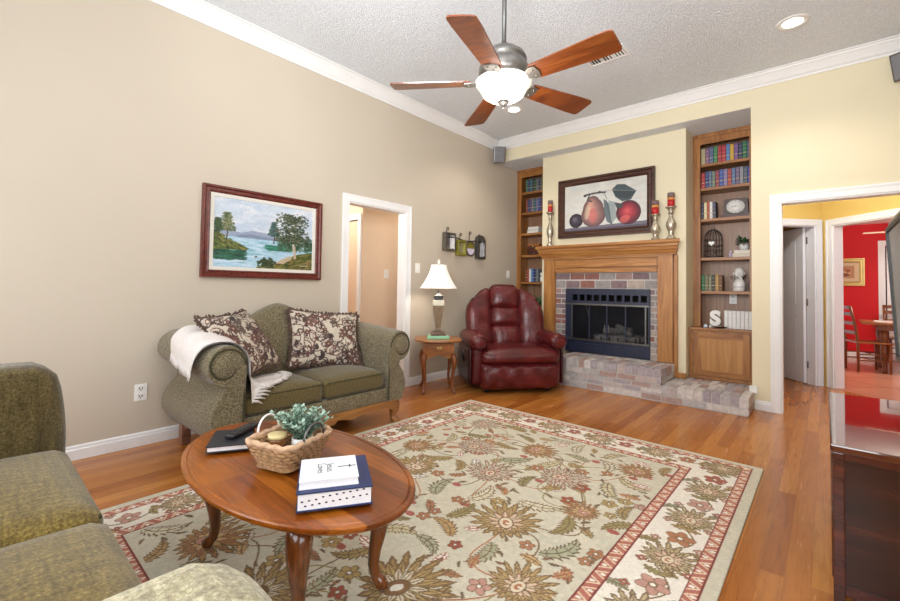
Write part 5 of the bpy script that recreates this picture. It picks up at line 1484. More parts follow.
tp.add(vs_, fs).build('tabletop', MT['end_x'], o)
MB().box((-.165, -.185, .425), (.165, .185, .568), bev=.004).build('apron', MT['end_x'], o)
MB().box((-.134, -.1862, .446), (.134, -.1845, .557)).build('drawer_gap', MT['end_z'], o)
dw = MB().box((-.127, -.195, .453), (.127, -.186, .550), bev=.003).build('drawer', MT['end_x'], o)
hb = MB().tube([(-.028, -.201, .508), (-.02, -.206, .492), (0, -.208, .486), (.02, -.206, .492), (.028, -.198, .508)], .003, 6)
hb.prism([(-.034, .512), (-.02, .522), (0, .516), (.02, .522), (.034, .512), (.022, .498), (0, .503), (-.022, .498)], 'Y', -.1985, -.1945)
hb.build('drawer_pull', MT['brass'], dw)
sk = []
for i in range(25):
    t = i / 24; sk.append((-.125 + .25 * t, .425 - .035 * abs(math.cos(PI * t)) ** 2 + .0))
MB().prism(sk + [(.125, .428), (-.125, .428)], 'Y', -.182, -.168).build('scalloped_skirt', MT['end_x'], o)
for sx in (-1, 1):
    for sy in (-1, 1):
        d = Vector((sx, sy, 0)).normalized(); P0 = Vector((sx * .148, sy * .168, 0))
        ctr = [(0, .44, .026), (.016, .41, .031), (.03, .37, .030), (.026, .31, .025), (.012, .23, .019), (.0, .15, .015), (.002, .085, .0135), (.016, .048, .016), (.034, .024, .021), (.050, .015, .013), (.056, .012, .003)]
        MB().tube([P0 + d * c_[0] + Vector((0, 0, c_[1])) for c_ in ctr], [c_[2] for c_ in ctr], 12).build('leg', MT['end_z'], o)
LP = (0.385, 3.567)
o = thing('glass_block', 'pale green glass block under the lamp on the end table', 'block', (LP[0], LP[1], .593), RAD(48.5))
m = Mat('green glass block'); m.col(rgb('86C79A')); m.set(.12, spec=.6); GB = m.m
MB().box((-.125, -.09, 0), (.125, .09, .032), bev=.006).build('block_body', GB, o)
MB().box((-.115, -.081, .032), (.115, .081, .0335)).build('block_top', plain('pale top', 'A9C7A0', .4), o)
o = thing('table_lamp', 'table lamp with a white bell shade on a mottled tapered base', 'lamp', (LP[0], LP[1], .6275), RAD(48.5))
sq = lambda h0, h1, r0_, r1_: None
def sqlathe(prof, mi=0):
    vs_ = []; fs = []
    for r, z in prof: vs_ += [(r, r, z), (-r, r, z), (-r, -r, z), (r, -r, z)]
    for k in range(len(prof) - 1):
        for i in range(4): j = (i + 1) % 4; fs.append((k * 4 + i, k * 4 + j, (k + 1) * 4 + j, (k + 1) * 4 + i))
    fs.append((3, 2, 1, 0)); fs.append(tuple(4 * (len(prof) - 1) + i for i in range(4)))
    return MB().add(vs_, fs, mi)
sqlathe([(.085, 0), (.085, .016), (.072, .020), (.070, .036), (.05, .044), (.036, .05), (.032, .066)]).build('foot', plain('bronzed wood foot', '5B4632', .4, .2, 30), o)
sqlathe([(.030, .066), (.027, .085), (.058, .315), (.060, .335)]).build('column', plain('mottled bronze crackle', '75624A', .45, .35, 45), o)
sqlathe([(.0605, .336), (.062, .342), (.062, .39), (.054, .398)]).build('collar_band', plain('pale stone band', 'C9C3B0', .5, .1), o)
sqlathe([(.048, .398), (.048, .43), (.054, .436), (.054, .448), (.032, .46), (.014, .475), (.012, .50)]).build('cap', plain('black cap', '221E1B', .4), o)
m_sh = Mat('lit white fabric shade'); m_sh.col(rgb('F4F2EC')); m_sh.set(.8, emit=rgb('FFF6E8'), es=.27); MT['shade'] = m_sh.m
shp = []
for i in range(15):
    t = i / 14; shp.append((.088 + .125 * (t ** 1.55), .80 - .27 * t))
sh = MB(); vs_ = []; fs = []; N = 48
for r, z in shp:
    for i in range(N):
        a = 2 * PI * i / N; k = 1 - .06 * (.5 - .5 * math.cos(6 * a)) 
        vs_.append((r * k * math.cos(a), r * k * math.sin(a), z))
for k in range(len(shp) - 1):
    for i in range(N): j = (i + 1) % N; fs.append((k * N + i, k * N + j, (k + 1) * N + j, (k + 1) * N + i))
sh.add(vs_, fs, 0, True)
so = sh.build('lamp_shade', MT['shade'], o)
so.modifiers.new('solid', 'SOLIDIFY').thickness = .002
rb_ = MB()
for i in range(6):
    a = 2 * PI * i / 6
    rb_.tube([(r * 1.004 * math.cos(a), r * 1.004 * math.sin(a), z) for r, z in shp], .0025, 5)
for r, z in (shp[0], shp[-1]): rb_.tube([(r * (1 - .06 * (.5 - .5 * math.cos(6 * a))) * math.cos(a), r * (1 - .06 * (.5 - .5 * math.cos(6 * a))) * math.sin(a), z) for a in np.linspace(0, 2 * PI, 48, endpoint=False)], .003, 5, closed=True)
rb_.build('shade_trim', plain('cream braid', 'D9D4C6', .8), so)
hp = MB().tube([(0, 0, .50), (0, 0, .83)], .004, 8).tube([(.088, 0, .797), (-.088, 0, .797)], .003, 6).tube([(0, .088, .797), (0, -.088, .797)], .003, 6)
hp.build('harp', MT['pewter'], o)
MB().lathe([(.006, .815), (.014, .825), (.018, .838), (.010, .85), (.013, .857), (.004, .868)], 14).build('finial', plain('pale finial', 'D7CFC0', .3), o)
MB().lathe([(.012, .58), (.03, .63), (.024, .67), (.008, .685)], 14).build('bulb', emis('lit bulb', 'FFE9C8', 4), o)
point('table_lamp_light', (LP[0], LP[1], 1.27), 10, (1, .92, .80), .05)

# ------------------------------------------------------------------ ceiling fan
FC = (2.252, 2.108); FZ = 2.40
o = thing('ceiling_fan', 'five-blade cherry wood ceiling fan with a lit frosted glass bowl', 'ceiling fan', (FC[0], FC[1], FZ))
MB().lathe([(.068, ZC - FZ - .002), (.066, ZC - FZ - .02), (.03, ZC - FZ - .07), (.018, ZC - FZ - .085)], 28).build('ceiling_canopy', MT['steel_dk'], o)
MB().lathe([(.014, .23), (.014, ZC - FZ - .08)], 16).build('downrod', plain('grey downrod', '5B5A58', .4, .05, metal=.5), o)
MB().lathe([(.03, .245), (.035, .23), (.06, .215), (.10, .198), (.125, .178), (.135, .16), (.138, .142), (.128, .132), (.14, .118), (.150, .09), (.152, .05), (.14, .032), (.12, .022), (.10, .019)], 40).build('motor_housing', MT['pewter'], o)
MB().lathe([(.129, .134), (.134, .138), (.139, .144)], 40, cap=False).build('dark_band', MT['iron'], o)
for k in range(5):
    a = RAD(-0.6 + 72 * k)
    T = Matrix.Rotation(a, 4, 'Z') @ Matrix.Translation((0, 0, .012)) @ Matrix.Rotation(RAD(-13), 4, 'X')
    # blade outline
    pr = [(.20, -.055), (.24, -.062), (.60, -.080), (.668, -.079), (.682, -.072), (.688, -.055), (.688, .055), (.682, .072), (.668, .079), (.60, .080), (.24, .062), (.20, .055)]
    b_ = MB().prism(pr, 'Z', -.004, .004, mat=T).build('blade', MT['blade'], o)
    ar = MB().prism([(.12, -.025), (.165, -.03), (.20, -.05), (.235, -.045), (.245, 0), (.235, .045), (.20, .05), (.165, .03), (.12, .025)], 'Z', -.012, -.0045, mat=T)
    for q_ in ((.215, -.025), (.215, .025), (.185, 0)): ar.lathe([(.006, -.016), (.006, -.011)], 8, 0, T @ Matrix.Translation((q_[0], q_[1], 0)))
    ar.build('blade_bracket', MT['pewter'], b_)
MB().lathe([(.10, .018), (.112, .014), (.112, .006), (.10, .002)], 36).build('light_fitter', MT['pewter'], o)
m_bowl = Mat('lit frosted glass'); m_bowl.col(rgb('F6F3EC')); m_bowl.set(.35, emit=rgb('FFF4E2'), es=.5)
MB().lathe([(.162, .016), (.170, .010), (.167, -.002), (.148, -.020), (.138, -.042), (.122, -.068), (.088, -.090), (.045, -.104), (.02, -.107)], 44).build('glass_bowl', m_bowl.m, o)
MB().lathe([(.030, -.101), (.036, -.109), (.028, -.119), (.010, -.127), (.008, -.136), (.011, -.142), (.004, -.148)], 20).build('finial', MT['iron'], o)
point('fan_light', (FC[0], FC[1], FZ - .25), 20, (1, .95, .86), .08)

# ------------------------------------------------------------------ mantel candlesticks and candles
def candlestick(lab1, lab2, x, y, z, H, R0, cr, ch, g1, g2):
    o = thing('candlestick', lab1, 'candlestick', (x, y, z), 0, 'silver candlesticks on the mantel')
    pf = [(.95, 0), (1.0, .02), (.88, .05), (.55, .10), (.48, .14), (.62, .17), (.5, .20), (.62, .26), (.92, .36), (1.0, .44), (.93, .52), (.62, .62), (.40, .70), (.34, .75), (.52, .79), (.62, .81), (.44, .84), (.40, .87), (.72, .93)]
    MB().lathe([(r * R0, t * H) for r, t in pf], 24).build('stem', MT['silver'], o)
    MB().lathe([(R0 * .5, H * .93), (R0 * 1.05, H * .965), (R0 * 1.12, H), (R0 * .3, H - .002)], 24).build('drip_pan', MT['silver'], o)
    for k in range(3):
        a = k * 2.094 + .6
        MB().cushion((R0 * .78 * math.cos(a), R0 * .78 * math.sin(a), .011), (.028, .028, .022), .009, n=3).build('foot', MT['silver'], o)
    o2 = thing('pillar_candle', lab2, 'candle', (x, y, z + H + .001), 0, 'striped pillar candles on the mantel')
    for nm, mt, a, b in (('wax_base', 'wax_red', 0, .48), ('wax_band', 'wax_orange', .48, .66), ('wax_top', 'wax_brown', .66, 1)):
        MB().lathe([(cr, ch * a + .0003), (cr, ch * b)], 24).build(nm, MT[mt], o2)
    MB().tube([(0, 0, ch - .002), (.001, 0, ch + .012)], .002, 5).build('wick', MT['dark'], o2)
candlestick('tall slim silver candlestick at the left end of the mantel', 'red and mauve candle on the silver stick left of the fruit picture', .825, 5.36, 1.766, .475, .048, .034, .165, 1, 1)
candlestick('middle silver candlestick just right of the fruit picture', 'shorter red candle beside the fruit picture frame', 2.205, 5.34, 1.766, .300, .052, .039, .165, 1, 1)
candlestick('silver candlestick nearest the right end of the mantel', 'taller red and orange candle at the right end of the mantel', 2.372, 5.35, 1.766, .375, .054, .038, .160, 1, 1)

# ------------------------------------------------------------------ books
BM = {}
def bmat(h):
    if h not in BM: BM[h] = plain('book cloth ' + h, h, .55, .08, 60)
    return BM[h]
def book(x, w, h, d, yf, z, colr, label, group, tilt=0, gilt=True, name='book'):
    o = thing(name, label, 'book', (x + w / 2, yf, z + .0008), 0, group)
    t = .003
    c = MB().box((-w / 2, 0, 0), (w / 2, .004, h)).box((-w / 2, .004, 0), (-w / 2 + t, d, h)).box((w / 2 - t, .004, 0), (w / 2, d, h))
    c.box((-w / 2 + .003, -.003, .001), (w / 2 - .003, 0, h - .001), bev=.0014)
    c.build('cover', bmat(colr), o)
    MB().box((-w / 2 + t, .004, .003), (w / 2 - t, d - .004, h - .004)).build('page_block', MT['paper'], o)
    if gilt:
        g = MB()
        for a in ((.12, .135), (.32, .37), (.56, .575), (.80, .815)): g.box((-w / 2 + .004, -.0036, h * a[0]), (w / 2 - .004, -.0029, h * a[1]))
        g.build('spine_lettering', MT['gilt'] if gilt == 1 else MT['ink'], o)['kind'] = 'stuff'
    return o
ORD = ['first', 'second', 'third', 'fourth', 'fifth', 'sixth', 'seventh', 'eighth', 'ninth', 'tenth', 'eleventh', 'twelfth', 'thirteenth']
def row(x0, x1, z, cols, hs, yf, where, group, gaps=()):
    rg = random.Random(len(cols) * 7 + int(z * 10)); n = len(cols)
    ws = [rg.uniform(.9, 1.1) for _ in cols]; tot = sum(ws); x = x0
    for i, (nm, c) in enumerate(cols):
        w = (x1 - x0) * ws[i] / tot
        book(x, w - .003, hs * rg.uniform(.96, 1.02), .14, yf + rg.uniform(-.004, .004), z, c, '%s book, %s from the left %s' % (nm, ORD[i], where), group)
        x += w
row(2.585, 3.085, 2.70, [('cream', 'A79E7A'), ('plum', '7A5578'), ('slate blue', '4A5A80'), ('bright green', '2E7A4A'), ('crimson', '9E2A3A'), ('red', 'A8283A'), ('light blue', '4A7AB0'), ('mustard yellow', 'C09A2A'), ('violet', '6E4A86'), ('navy', '2A3558'), ('emerald', '1F6A46'), ('grey blue', '55607A')], .195, 5.845, 'on the top shelf of the right bookcase', 'books on the top shelf of the right bookcase')
row(2.585, 3.085, 2.41, [('scarlet', 'A82A34'), ('navy', '2F4478'), ('steel blue', '5A6884'), ('grey green', '66786E'), ('maroon', '8A3A48'), ('cobalt', '3A549A'), ('lilac', '7C7098'), ('tomato red', 'A23A36'), ('dusty blue', '506A92'), ('mauve', '6A5878'), ('pale grey', '84848C'), ('slate', '4A566A'), ('royal blue', '2A3C94')], .20, 5.845, 'on the second shelf down in the right bookcase', 'books on the second shelf of the right bookcase')
row(2.585, 2.735, 2.037, [('dark navy', '262E48'), ('cream', 'D8CCA4'), ('brick red', 'A8482E'), ('white', 'D9D6D2'), ('slate', '4A5064')], .205, 5.845, 'beside the mantel clock on the shelf', 'books beside the shelf clock')
row(2.585, 2.80, 1.176, [('dark green', '1E6440'), ('black and cream', '6A6A4E'), ('black and ivory', '77765A'), ('charcoal', '3A3C38'), ('tan leather', 'A8824A'), ('brown', '6A4528')], .19, 5.845, 'beside the white bust on the lower shelf', 'old books beside the white bust')
row(.135, .43, 2.70, [('green', '3C6A58'), ('navy', '2E3C60'), ('teal', '3A6A78'), ('charcoal', '34363C'), ('forest green', '2E5C3E'), ('grey', '6A6E70'), ('dark blue', '2C3A66'), ('olive', '6C6A40')], .20, 5.845, 'on the top shelf of the left bookcase', 'books on the top shelf of the left bookcase')
row(.135, .43, 2.38, [('brick red', '8A4038'), ('navy', '33406A'), ('purple', '5A4872'), ('grey', '74787C'), ('teal', '34606A'), ('lavender', '77709A'), ('blue', '3A5490'), ('plum', '5E3C58')], .205, 5.845, 'on the second shelf down in the left bookcase', 'books on the second shelf of the left bookcase')
row(.135, .37, 1.278, [('brown', '6A3E26'), ('red', '9A3A2E'), ('white', 'D6D2CE'), ('sky blue', '5A8AB8'), ('royal blue', '2C4888'), ('navy', '28304C'), ('grey', '6C747A')], .205, 5.845, 'behind the recliner on the left bookcase', 'books on the lowest shelf of the left bookcase')
def volumes():
    ws = .038
    for i in range(7):
        o = book(2.838 + i * .0385, .0355, .20, .15, 5.70, .755, 'DAD8D6', '%s white volume from the left in the set on the cupboard top' % ORD[i].capitalize(), 'white volumes on the cupboard top', gilt=0)
volumes()
def lying(name, label, x0, x1, yf, d, z, h, colr, group=None):
    o = thing('book', label, 'book', ((x0 + x1) / 2, yf, z), 0, group)
    w = x1 - x0
    MB().box((-w / 2, 0, 0), (w / 2, d, .003)).box((-w / 2, 0, h - .003), (w / 2, d, h)).box((-w / 2, 0, .003), (w / 2, .003, h - .003)).build('cover', bmat(colr), o)
    MB().box((-w / 2 + .003, .003, .003), (w / 2 - .003, d - .003, h - .003)).build('page_block', MT['paper'], o)
lying('book', 'pale book lying at the bottom under the fern pot on the shelf', 2.90, 3.085, 5.84, .14, 1.573, .040, 'CFC6B2', 'books under the shelf plant')
lying('book', 'cream book lying directly beneath the fern pot on the shelf', 2.915, 3.08, 5.845, .13, 1.614, .036, 'DDD6C6', 'books under the shelf plant')
for i, (z, h, c, nm) in enumerate(((2.047, .032, 'D8D4CC', 'bottom'), (2.080, .034, 'C9C4BC', 'middle'), (2.115, .030, 'DAD6CE', 'topmost'))):
    lying('book', 'white book, %s of the stack lying on the left bookcase' % nm, .16 + .008 * i, .36, 5.85, .15, z, h, c, 'stacked books on the left bookcase')

# ------------------------------------------------------------------ ornaments
o = thing('shelf_clock', 'dark wooden clock with an oval white dial on the right bookcase', 'clock', (2.93, 5.85, 2.038))
pr = [(-.15, 0), (.15, 0), (.145, .03), (.125, .035), (.115, .20), (.10, .215), (-.10, .215), (-.115, .20), (-.125, .035), (-.145, .03)]
MB().prism(pr, 'Y', 0, .10).build('clock_case', MT['frame_dark'], o)
MB().lathe([(.088, 0), (.088, .008), (.080, .012), (.078, .006)], 32, 0, Matrix.Translation((0, .0, .118)) @ Matrix.Rotation(RAD(90), 4, 'X') @ Matrix.Scale(1.12, 4, (1, 0, 0)) @ Matrix.Scale(.95, 4, (0, 1, 0))).build('bezel', MT['pewter'], o)
f_ = MB().lathe([(.078, 0), (.078, .007)], 32, 0, Matrix.Translation((0, .0, .118)) @ Matrix.Rotation(RAD(90), 4, 'X') @ Matrix.Scale(1.12, 4, (1, 0, 0)) @ Matrix.Scale(.95, 4, (0, 1, 0))).build('dial', MT['pot'], o)
hd = MB().box((-.045, -.0085, .116), (.002, -.0075, .121)).box((-.002, -.0085, .118), (.028, -.0075, .122)).box((-.002, -.0085, .118), (.002, -.0075, .132))
for i in range(12):
    a = i * PI / 6; hd.box((.074 * math.cos(a) - .003, -.0082, .118 + .062 * math.sin(a) - .003), (.074 * math.cos(a) + .003, -.0072, .118 + .062 * math.sin(a) + .003))
hd.build('hands_and_marks', MT['ink'], f_)

o = thing('birdcage', 'small black wire birdcage with a pale heart on the right bookcase', 'birdcage', (2.69, 5.945, 1.573))
cg = MB()
for i in range(18):
    a = 2 * PI * i / 18
    pts = [(.098 * math.cos(a), .098 * math.sin(a), z) for z in np.linspace(.02, .22, 4)] + [(.098 * math.cos(t) * math.cos(a), .098 * math.cos(t) * math.sin(a), .22 + .125 * math.sin(t)) for t in np.linspace(.2, PI / 2, 8)]
    cg.tube(pts, .0028, 5)
for z in (.02, .09, .15, .22): cg.tube([(.098 * math.cos(a), .098 * math.sin(a), z) for a in np.linspace(0, 2 * PI, 36, endpoint=False)], .0034, 5, closed=True)
cg.tube([(.016 * math.cos(a), 0, .362 + .016 * math.sin(a)) for a in np.linspace(0, 2 * PI, 16, endpoint=False)], .003, 5, closed=True)
cg.build('cage_wires', MT['iron'], o)
MB().lathe([(.105, 0), (.105, .018), (.10, .02)], 32).build('cage_base', MT['iron'], o)
ht = [(.030 * 16 * math.sin(t) ** 3 / 16, .030 * (13 * math.cos(t) - 5 * math.cos(2 * t) - 2 * math.cos(3 * t) - math.cos(4 * t)) / 16) for t in np.linspace(0, 2 * PI, 30, endpoint=False)]
MB().prism([(x, z + .17) for x, z in ht], 'Y', -.108, -.102).build('heart_tag', MT['pot'], o)
R = random.Random(31)
fo = MB()
for k in range(46):
    a = R.uniform(0, 2 * PI); r = R.uniform(.01, .08); z = R.uniform(.03, .2)
    leaf_quad(fo, Vector((r * math.cos(a), r * math.sin(a), z)), Vector((math.cos(a), math.sin(a), R.uniform(-.2, .8))), Vector((0, 0, 1)), .04, .010)
fo.build('twigs', plain('dry brown leaves', '5A4632', .9, .3, 50), o)

o = thing('potted_plant', 'drooping dark green plant in a white bowl on two books', 'plant', (3.0, 5.945, 1.651))
MB().lathe([(.030, 0), (.046, .02), (.052, .05), (.05, .072), (.044, .07), (.001, .062)], 24).build('pot', MT['pot'], o)
fo = MB()
for k in range(60):
    a = R.uniform(0, 2 * PI); d = Vector((math.cos(a) * .85, math.sin(a) * .55, R.uniform(-.25, .9))); p = Vector((0, 0, .085)) + d * R.uniform(.01, .075)
    leaf_quad(fo, p, d + Vector((0, 0, -.2)), Vector((0, 0, 1)), R.uniform(.045, .07), R.uniform(.014, .02))
fo.build('foliage', MT['foliage'], o)
o = thing('small_bottle', 'tiny lavender bottle beside the books under the shelf plant', 'bottle', (2.878, 5.86, 1.573))
MB().lathe([(.014, 0), (.016, .004), (.016, .045), (.007, .055), (.007, .062)], 14).build('bottle_body', plain('lavender glass', 'B9A9C4', .3), o)
MB().lathe([(.009, .062), (.009, .074)], 12).build('stopper', MT['pot'], o)

o = thing('bust_vase', 'white head-shaped vase with a leafy wreath on the lower shelf', 'vase', (2.955, 5.91, 1.177))
hd = MB().lathe([(.055, 0), (.060, .01), (.062, .09), (.058, .105), (.05, .12), (.038, .135), (.034, .155), (.042, .17), (.050, .195), (.052, .22), (.046, .245), (.034, .262), (.018, .272), (.002, .274)], 26, sy=.95)
hd.cushion((0, -.050, .205), (.018, .03, .034), .008, n=4).cushion((0, -.046, .182), (.028, .016, .010), .004, n=3).cushion((-.018, -.044, .218), (.016, .012, .008), .003, n=3).cushion((.018, -.044, .218), (.016, .012, .008), .003, n=3).cushion((-.052, 0, .205), (.012, .022, .034), .005, n=3).cushion((.052, 0, .205), (.012, .022, .034), .005, n=3)
hd.build('bust', MT['pot'], o)
MB().lathe([(.064, .045), (.066, .05), (.064, .055)], 26, cap=False).build('rib', plain('grey glaze line', 'B8B6B6', .4), o)
fo = MB()
for k in range(50):
    a = R.uniform(0, 2 * PI); r = R.uniform(.05, .075); p = Vector((r * math.cos(a), r * math.sin(a) * .8, .15 + R.uniform(-.01, .035)))
    leaf_quad(fo, p, Vector((math.cos(a + .8), math.sin(a + .8), R.uniform(-.5, .5))), Vector((0, 0, 1)), R.uniform(.03, .045), .009)
fo.build('wreath', plain('grey green leaves', '5E7064', .7, .3, 60), o)
o = thing('vase', 'grey mottled vase at the right end of the lower shelf', 'vase', (3.07, 6.03, 1.177))
MB().lathe([(.03, 0), (.042, .02), (.046, .08), (.04, .12), (.024, .145), (.028, .16), (.022, .158)], 22).build('vase_body', plain('mottled grey glaze', '8C8284', .4, .25, 30), o)

o = thing('letter_ornament', 'white block letter S standing on the cupboard top', 'letter', (2.755, 5.68, .757))
T = Matrix.Translation((0, 0, .103)) @ Matrix.Rotation(RAD(90), 4, 'X')
text_mesh('S', .215, .018, 'letter_body', MT['pot'], o, T, bevel=.012)
b_ = MB().box((-.06, -.02, 0), (.06, .02, .022), bev=.003).build('letter_foot', MT['pot'], o)
o = thing('tray', 'low dark brown dish on the cupboard top before the white volumes', 'dish', (2.80, 5.62, .757), 0)
MB().lathe([(.03, 0), (.05, .004), (.085, .018), (.083, .020), (.05, .008), (.001, .005)], 26, sy=.45).build('dish_body', MT['frame_dark'], o)
o = thing('trinket', 'small pale glass trinket by the letter S on the cupboard top', 'trinket', (2.668, 5.62, .757))
MB().lathe([(.018, 0), (.024, .006), (.022, .022), (.012, .03), (.010, .038), (.002, .042)], 16).build('trinket_body', plain('pale blue glass', 'B9C6D2', .2), o)
plate('white outlet on the back boards above the white volumes', (2.87, 6.098, 1.085), '-Y')

o = thing('wooden_box', 'brown wooden box with a lighter lid on the left bookcase', 'box', (.26, 5.93, 1.703))
MB().box((-.10, -.06, 0), (.10, .06, .14), bev=.005).build('box_body', MT['mahogany_edge'], o)
MB().box((-.104, -.064, .1402), (.104, .064, .172), bev=.005).build('box_lid', MT['end_x'], o)
MB().box((-.012, -.067, .125), (.012, -.0605, .150)).build('clasp', MT['brass'], o)
o = thing('dog_figurine', 'small white and black dog figurine beside the books on the left bookcase', 'figurine', (.42, 5.88, 1.279))
mb = MB().lathe([(.02, 0), (.034, .01), (.038, .04), (.03, .08), (.022, .10)], 16).cushion((0, -.012, .122), (.05, .05, .048), .02, n=5).cushion((0, -.042, .114), (.024, .03, .02), .008, n=3)
mb.build('dog_body', MT['pot'], o)
for sx in (-1, 1): MB().cushion((sx * .026, -.006, .122), (.010, .02, .036), .004, n=3).build('ear', MT['dark'], o)
o = thing('candle_jar', 'white candle jar on the left cupboard top behind the recliner', 'candle', (.24, 5.80, 1.0), 0)
o.location = (.20, 5.72, .756)
MB().lathe([(.045, 0), (.05, .01), (.05, .30), (.046, .31)], 24).build('jar', MT['pot'], o)
MB().lathe([(.047, .3105), (.05, .313), (.05, .33), (.02, .34)], 24).build('lid', MT['silver'], o)
o = thing('potted_plant', 'bushy green plant on the left cupboard top behind the recliner', 'plant', (.44, 5.78, .756))
MB().lathe([(.05, 0), (.065, .02), (.07, .12), (.062, .12), (.001, .11)], 20).build('pot', MT['frame_dark'], o)
fo = MB()
for k in range(90):
    a = R.uniform(0, 2 * PI); d = Vector((math.cos(a) * .8, math.sin(a) * .6, R.uniform(.1, 1.2))); p = Vector((0, 0, .13)) + d * R.uniform(.02, .13)
    leaf_quad(fo, p, d, Vector((0, 0, 1)), R.uniform(.05, .09), R.uniform(.014, .024))
fo.build('foliage', MT['foliage'], o)
o = thing('dark_plant', 'small dark trailing plant behind the stacked white books', 'plant', (.44, 5.97, 2.047))
MB().lathe([(.03, 0), (.04, .05), (.036, .06), (.001, .05)], 16).build('pot', MT['iron'], o)
fo = MB()
for k in range(40):
    a = R.uniform(0, 2 * PI); d = Vector((math.cos(a) * .8, math.sin(a) * .6, R.uniform(-.1, 1.0))); p = Vector((0, 0, .06)) + d * R.uniform(.01, .06)
    leaf_quad(fo, p, d, Vector((0, 0, 1)), R.uniform(.03, .05), R.uniform(.010, .014))
fo.build('foliage', plain('dark leaves', '2A3A2A', .6, .3, 50), o)

# ------------------------------------------------------------------ ornamental wall hanging over the lamp
o = thing('wall_hanging', 'scrolled iron wall rack of four mirrored candle plaques above the lamp', 'wall decoration', (0.0, 4.45, 1.6))
MB().tube([(.035, 4.10 + .72 * t, 1.825 - .012 * t + .012 * math.sin(t * 9)) for t in np.linspace(0, 1, 16)], .008, 8).build('rod', MT['iron'], o, True)
def curl(y, z0_, z1_):
    pts = [(.035, y, z) for z in np.linspace(z0_, z1_, 5)] + [(.035, y + .022 - .022 * math.cos(a) * (1 - a / 14), z1_ + .022 * math.sin(a) * (1 - a / 14)) for a in np.linspace(.3, 6.5, 16)]
    MB().tube(pts, .005, 6).build('scroll_hook', MT['iron'], o, True)
curl(4.08, 1.86, 1.935); curl(4.345, 1.80, 1.885); curl(4.545, 1.80, 1.925); curl(4.75, 1.88, 1.905)
mir = plain('antique mirror', 'A9A6A6', .12, .15, 14, metal=.9)
ol = plain('gilded olive', '8C8434', .45, .25, 30, metal=.3)
def plaque(y0_, y1_, z0_, z1_, mat_, face, x1_=.065, tall=False):
    mb = MB(); w_ = .022
    for a, b, c, d in ((y0_, y0_ + w_, z0_, z1_), (y1_ - w_, y1_, z0_, z1_), (y0_ + w_, y1_ - w_, z0_, z0_ + w_ * 1.4), (y0_ + w_, y1_ - w_, z1_ - w_ * 1.2, z1_)):
        mb.box((.004, a, c), (x1_, b, d), bev=.004)
    p = mb.build('plaque_frame', mat_, o, True)
    MB().box((.004, y0_ + w_, z0_ + w_ * 1.4), (.02, y1_ - w_, z1_ - w_ * 1.2)).build('plaque_mirror', face, p, True)
plaque(4.03, 4.235, 1.645, 1.885, MT['pewter'], mir)
plaque(4.285, 4.455, 1.60, 1.805, ol, mir)
p = MB().lathe([(.098, 0), (.104, .008), (.104, .03), (.09, .036), (.086, .02)], 30, 0, Matrix.Translation((.005, 4.585, 1.712)) @ Matrix.Rotation(RAD(90), 4, 'Y')).build('round_frame', MT['pewter'], o, True)
half = [(4.585 + .088 * math.cos(a), 1.712 + .088 * math.sin(a)) for a in np.linspace(0, PI, 20)]
MB().prism(half, 'X', .008, .028).build('round_inset', ol, p, True)
MB().prism([(y, 1.712 - (z - 1.712)) for y, z in half], 'X', .008, .028).build('round_inset', plain('lilac white enamel', 'CFC6DA', .4, .06), p, True)
plaque(4.71, 4.89, 1.58, 1.86, MT['steel_dk'], mir)
MB().prism([(4.80 + .09 * math.cos(a), 1.862 + .055 * math.sin(a)) for a in np.linspace(0, PI, 18)], 'X', .006, .05).build('arched_crest', MT['steel_dk'], o, True)

# ------------------------------------------------------------------ console and television at the right
CX0, CX1, CY0, CY1, CZ = 3.712, 4.46, 2.17, 3.30, .60
o = thing('media_console', 'dark mahogany console with a mirror-polished top at the right picture edge', 'console', ((CX0 + CX1) / 2, (CY0 + CY1) / 2, 0))
MB().box((CX0, CY0, CZ - .028), (CX1, CY1, CZ), bev=.006).build('console_top', MT['console_top'], o, True)
MB().box((CX0 + .012, CY0 + .012, .06), (CX1 - .005, CY1 - .012, CZ - .029)).build('carcass', MT['mahogany'], o, True)
for x0_, x1_ in ((CX0 + .006, CX0 + .04), (CX1 - .04, CX1 - .006)):
    MB().box((x0_, CY0 + .004, .001), (x1_, CY0 + .030, CZ - .0285), bev=.004).build('corner_post', MT['mahogany_edge'], o, True)
MB().box((CX0 + .006, CY1 - .030, .001), (CX0 + .04, CY1 - .004, CZ - .0285), bev=.004).build('corner_post', MT['mahogany_edge'], o, True)
MB().box((CX0 + .042, CY0 + .006, CZ - .055), (CX1 - .042, CY0 + .013, CZ - .0285)).build('top_rail', MT['mahogany_edge'], o, True)
MB().box((CX0 + .042, CY0 + .006, .05), (CX1 - .042, CY0 + .013, .09)).build('bottom_rail', MT['mahogany_edge'], o, True)
for i in range(2):
    a = CY0 + .04 + i * .535
    dr = MB().box((CX0 + .003, a, .09), (CX0 + .014, a + .515, CZ - .045), bev=.003).build('door', MT['mahogany_edge'], o, True)
o = thing('television', 'flat television with a dark bezel standing over the near end of the console', 'television', (4.15, 2.0, CZ + .001))
T = Matrix.Translation((3.924, 1.98, .905)) @ Matrix.Rotation(RAD(-2.8), 4, 'Y')
MB().box((.004, -.53, -.03), (.075, .545, .56), mat=T, bev=.01).build('tv_case', plain('bronze grey casing', '6A5F4C', .3, .05, spec=.6), o, True)
bz = MB()
for a, b, c, d in ((-.50, .52, 0, .016), (-.50, .52, .515, .53), (-.50, -.482, .016, .515), (.502, .52, .016, .515)): bz.box((-.008, a, c), (.006, b, d), mat=T)
bz.build('bezel', MT['dark'], o, True)
MB().box((-.003, -.482, .016), (.0045, .502, .515), mat=T).build('screen', MT['screen'], o, True)
